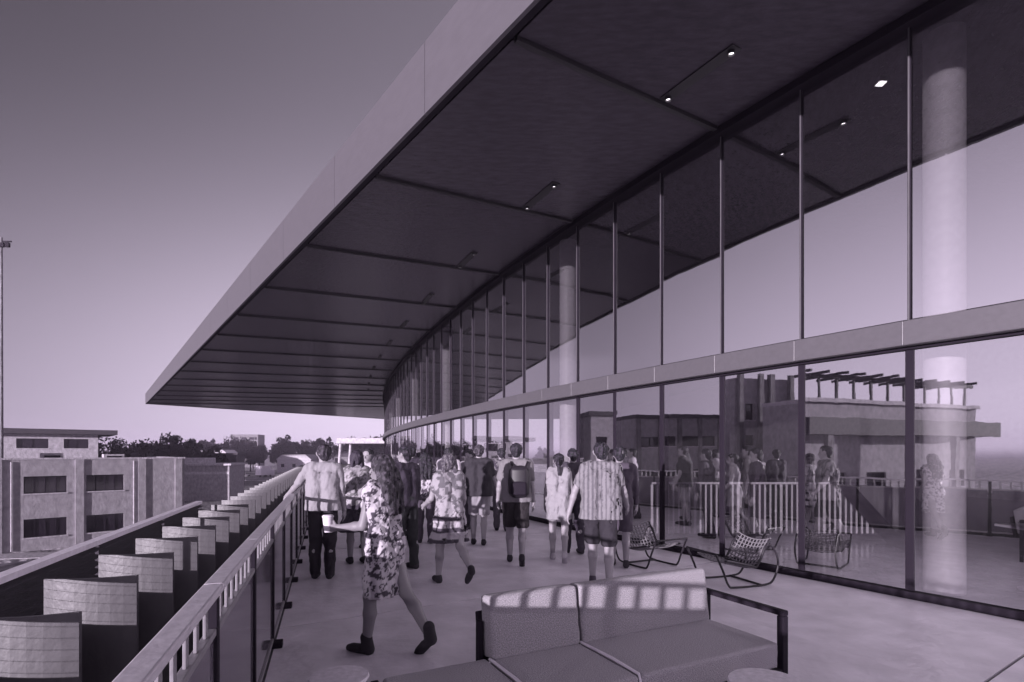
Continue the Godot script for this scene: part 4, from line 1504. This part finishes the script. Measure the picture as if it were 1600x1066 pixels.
func build_people() -> void:
	fold.seed = 12
	strands.seed = 3
	strands.frequency = 22.0
	strands.fractal_octaves = 2
	fold.frequency = 7.0
	fold.fractal_octaves = 3
	var hang := [0.08, 0.12, 0.18]
	var P := {}
	P.leaner = {"at": Vector2(-2.42, 6.95), "h": 1.76, "yaw": 0.12, "lean": 0.05, "legs": [[0.03, 0.04], [-0.02, 0.03]], "arms": [[0.45, 0.62, 0.35, 1.1], [0.02, 0.16, 0.15]], "label": "person in pale shirt and black trousers leaning one arm on the railing",
		"top": plain(0.25), "sleeve": 0.9, "loose": 0.015, "pants": "long", "pants_colour": plain(0.012), "cell": 0.010, "hair_colour": speckled(0.015, 0.05, 60.0, 8, 0.1), "head_yaw": 0.5}
	P.beside = {"at": Vector2(-2.25, 7.9), "h": 1.68, "yaw": 0.5, "fem": true, "legs": [[0.05, 0.05], [-0.04, 0.03]], "arms": [[0.35, 0.15, 0.9], [0.1, 0.12, 0.2]], "label": "person in grey top and dark skirt standing behind the one leaning on the railing",
		"top": speckled(0.12, 0.32, 22.0, 4, -0.1), "skirt": 0.42, "skirt_colour": plain(0.03), "hair": "bob", "hair_colour": plain(0.03)}
	P.dress = {"at": Vector2(-1.03, 4.38), "h": 1.64, "yaw": 1.15, "fem": true, "lean": 0.03, "legs": [[0.17, 0.08], [-0.35, 0.26]], "arms": [[0.22, 0.10, 1.25], [-0.05, 0.10, 0.35]], "label": "person with long dark hair in a printed knee length dress holding a white cup",
		"top": speckled(0.04, 0.42, 26.0, 9, -0.15), "top_name": "dress", "dress": 0.40, "sleeve": 0.25, "hair": "long", "hair_colour": speckled(0.02, 0.07, 40.0, 2, 0.2), "boots": true, "cell": 0.009, "folds": 0.03, "skin": 0.20, "curl": 0.7}
	P.suit = {"at": Vector2(-1.46, 7.5), "h": 1.74, "yaw": 0.9, "legs": [[0.08, 0.06], [-0.06, 0.05]], "arms": [[0.15, 0.10, 0.5], [0.0, 0.12, 0.25]], "label": "person in dark long sleeved shirt and black trousers facing the railing",
		"top": plain(0.03), "sleeve": 2.0, "pants": "long", "pants_colour": plain(0.013), "head_yaw": 0.3}
	P.skirt = {"at": Vector2(-0.76, 6.62), "h": 1.66, "yaw": 0.45, "fem": true, "legs": [[0.22, 0.06], [-0.30, 0.75]], "arms": [[0.35, 0.16, 0.8], [0.1, 0.18, 0.7]], "label": "person in pale top and striped flared skirt mid stride in black sandals",
		"top": speckled(0.10, 0.28, 14.0, 3, -0.1), "sleeve": 0.5, "skirt": 0.34, "skirt_colour": banded(0.04, 0.32, 0.13, false, 0.4), "hair": "bob", "hair_colour": speckled(0.04, 0.13, 60.0, 8, 0.1), "cell": 0.010}
	P.black = {"at": Vector2(-0.58, 9.5), "h": 1.80, "yaw": -0.05, "legs": [[0.08, 0.1], [-0.06, 0.1]], "arms": [[0.2, 0.22, 0.5], [0.1, 0.25, 0.3]], "label": "broad person in loose black shirt and pale shorts walking away",
		"top": plain(0.022), "loose": 0.045, "hem": -0.10, "pants": "short", "pants_colour": plain(0.22), "hair": "short", "hair_colour": speckled(0.02, 0.07, 60.0, 8, 0.1), "cell": 0.012}
	P.pack = {"at": Vector2(0.06, 7.95), "h": 1.80, "yaw": -0.05, "legs": [[0.10, 0.05], [-0.25, 0.3]], "arms": [[0.12, 0.2, 0.25], [-0.1, 0.15, 0.35]], "label": "person in pale grey shirt and black shorts carrying a dark backpack",
		"top": plain(0.16), "loose": 0.02, "pants": "short", "pants_colour": plain(0.014), "cell": 0.011}
	P.tail = {"at": Vector2(0.70, 8.15), "h": 1.64, "yaw": -0.1, "fem": true, "legs": [[0.08, 0.05], [-0.22, 0.4]], "arms": [[0.1, 0.14, 0.3], [0.2, 0.14, 0.6]], "label": "person with dark ponytail in a pale sleeveless dress walking away",
		"top": plain(0.25), "top_name": "dress", "dress": 0.26, "sleeve": 0.0, "hair": "tail", "cell": 0.011, "shoe": plain(0.35), "folds": 0.03}
	P.stripe = {"at": Vector2(1.06, 6.5), "h": 1.80, "yaw": -0.15, "legs": [[0.24, 0.1], [-0.22, 0.15]], "arms": [[-0.1, 0.42, 0.15], [0.25, 0.3, 0.5]], "label": "person in untucked striped shirt and dark shorts walking behind the sofa",
		"top": banded(0.10, 0.19, 0.052, true, 0.4), "loose": 0.04, "hem": -0.12, "pants": "short", "pants_colour": plain(0.02), "cell": 0.010, "folds": 0.035, "head_yaw": 0.2, "shoe": plain(0.05)}
	P.dark1 = {"at": Vector2(0.98, 8.7), "h": 1.72, "yaw": 0.2, "legs": [[0.1, 0.1], [-0.1, 0.1]], "arms": [hang, hang], "label": "person in dark clothes between the ponytail walker and the striped shirt",
		"top": plain(0.04), "sleeve": 1.5, "pants": "long", "pants_colour": plain(0.03)}
	P.dark2 = {"at": Vector2(1.52, 7.7), "h": 1.74, "yaw": -0.2, "legs": [[0.12, 0.1], [-0.1, 0.1]], "arms": [hang, hang], "label": "person in dark jacket beside the striped shirt near the glass",
		"top": plain(0.05), "sleeve": 2.0, "pants": "short", "pants_colour": plain(0.05)}
	P.far1 = {"at": Vector2(-1.55, 9.7), "h": 1.66, "yaw": 0.3, "fem": true, "legs": [[0.1, 0.1], [-0.1, 0.1]], "arms": [[0.3, 0.15, 0.9], hang], "label": "person in mottled top and dark trousers in the group behind the dark suited one",
		"top": speckled(0.05, 0.42, 20.0, 7, 0.0), "pants": "long", "pants_colour": plain(0.05), "hair": "long", "cell": 0.013}
	P.far2 = {"at": Vector2(-1.28, 10.9), "h": 1.76, "yaw": -0.2, "legs": [[0.1, 0.1], [-0.1, 0.1]], "arms": [hang, hang], "label": "person in white shirt and dark trousers at the back of the group",
		"top": plain(0.4), "pants": "long", "pants_colour": plain(0.04), "cell": 0.013}
	P.far3 = {"at": Vector2(-0.90, 11.6), "h": 1.70, "yaw": 2.6, "legs": [[0.1, 0.1], [-0.1, 0.1]], "arms": [hang, [0.3, 0.15, 1.0]], "label": "person in mid grey shirt facing the others at the back of the group",
		"top": plain(0.2), "pants": "long", "pants_colour": plain(0.06), "cell": 0.013}
	P.far4 = {"at": Vector2(-2.42, 9.2), "h": 1.72, "yaw": 2.9, "fem": true, "legs": [[0.05, 0.05], [-0.05, 0.05]], "arms": [[0.4, 0.15, 1.2], hang], "label": "person in white top facing back along the railing",
		"top": plain(0.36), "pants": "long", "pants_colour": plain(0.10), "hair": "bob", "cell": 0.013}
	P.far5 = {"at": Vector2(-0.22, 11.2), "h": 1.75, "yaw": 0.1, "legs": [[0.1, 0.1], [-0.1, 0.1]], "arms": [hang, hang], "label": "person in dark patterned shirt ahead of the backpack carrier",
		"top": speckled(0.03, 0.15, 20.0, 17, 0.1), "pants": "long", "pants_colour": plain(0.08), "cell": 0.013}
	P.far6 = {"at": Vector2(-2.1, 11.4), "h": 1.78, "yaw": 0.4, "legs": [[0.05, 0.05], [-0.05, 0.05]], "arms": [hang, hang], "label": "person in black jacket furthest along the terrace",
		"top": plain(0.03), "sleeve": 2.0, "pants": "long", "pants_colour": plain(0.04), "cell": 0.013}
	for k in P:
		P[k]["cell"] = P[k].get("cell", 0.012) * (1.35 if k != "dress" else 1.1)
		person(P[k])
	run_jobs()
	# things carried
	var cupm := lathe([Vector2(0, 0), Vector2(0.03, 0), Vector2(0.042, 0.115), Vector2(0.044, 0.12), Vector2(0.04, 0.12), Vector2(0.03, 0.01), Vector2(0, 0.01)], 24)
	var d: Dictionary = P.dress
	var hnd: Array = d.joints.hands[0]
	var q := attach(d, hnd[0] + hnd[1] * 0.10)
	var cup := thing("drinking_cup", "tall white paper cup held by the person in the printed dress", "cup", q + Vector3(0, -0.03, 0))
	part("cup_wall", cupm, M.white, cup)
	part("lid", lathe([Vector2(0, 0.121), Vector2(0.046, 0.121), Vector2(0.046, 0.128), Vector2(0.036, 0.138), Vector2(0, 0.139)], 24), M.white, cup)
	d = P.pack
	var bp := thing("backpack", "dark backpack slung low on the back of the person in grey", "backpack", attach(d, d.joints.hip + Vector3(0.05, 0.0, 0.19)), d.yaw)
	part("bag", rbox(Vector3(0.28, 0.42, 0.14), 0.06, 4, 0.02, 0.01, 5), M.black, bp, xf(Vector3(0, 0.24, 0)))
	part("front_pocket", rbox(Vector3(0.22, 0.18, 0.05), 0.024, 3, 0.01, 0.0, 3), M.frame_dark, bp, xf(Vector3(0, 0.15, 0.09)))
	for sx in [-1.0, 1.0]:
		part("strap", tube([Vector3(sx * 0.09, 0.44, -0.04), Vector3(sx * 0.12, 0.52, -0.10), Vector3(sx * 0.13, 0.50, -0.26), Vector3(sx * 0.12, 0.30, -0.33)], 0.016, 6), M.black, bp)
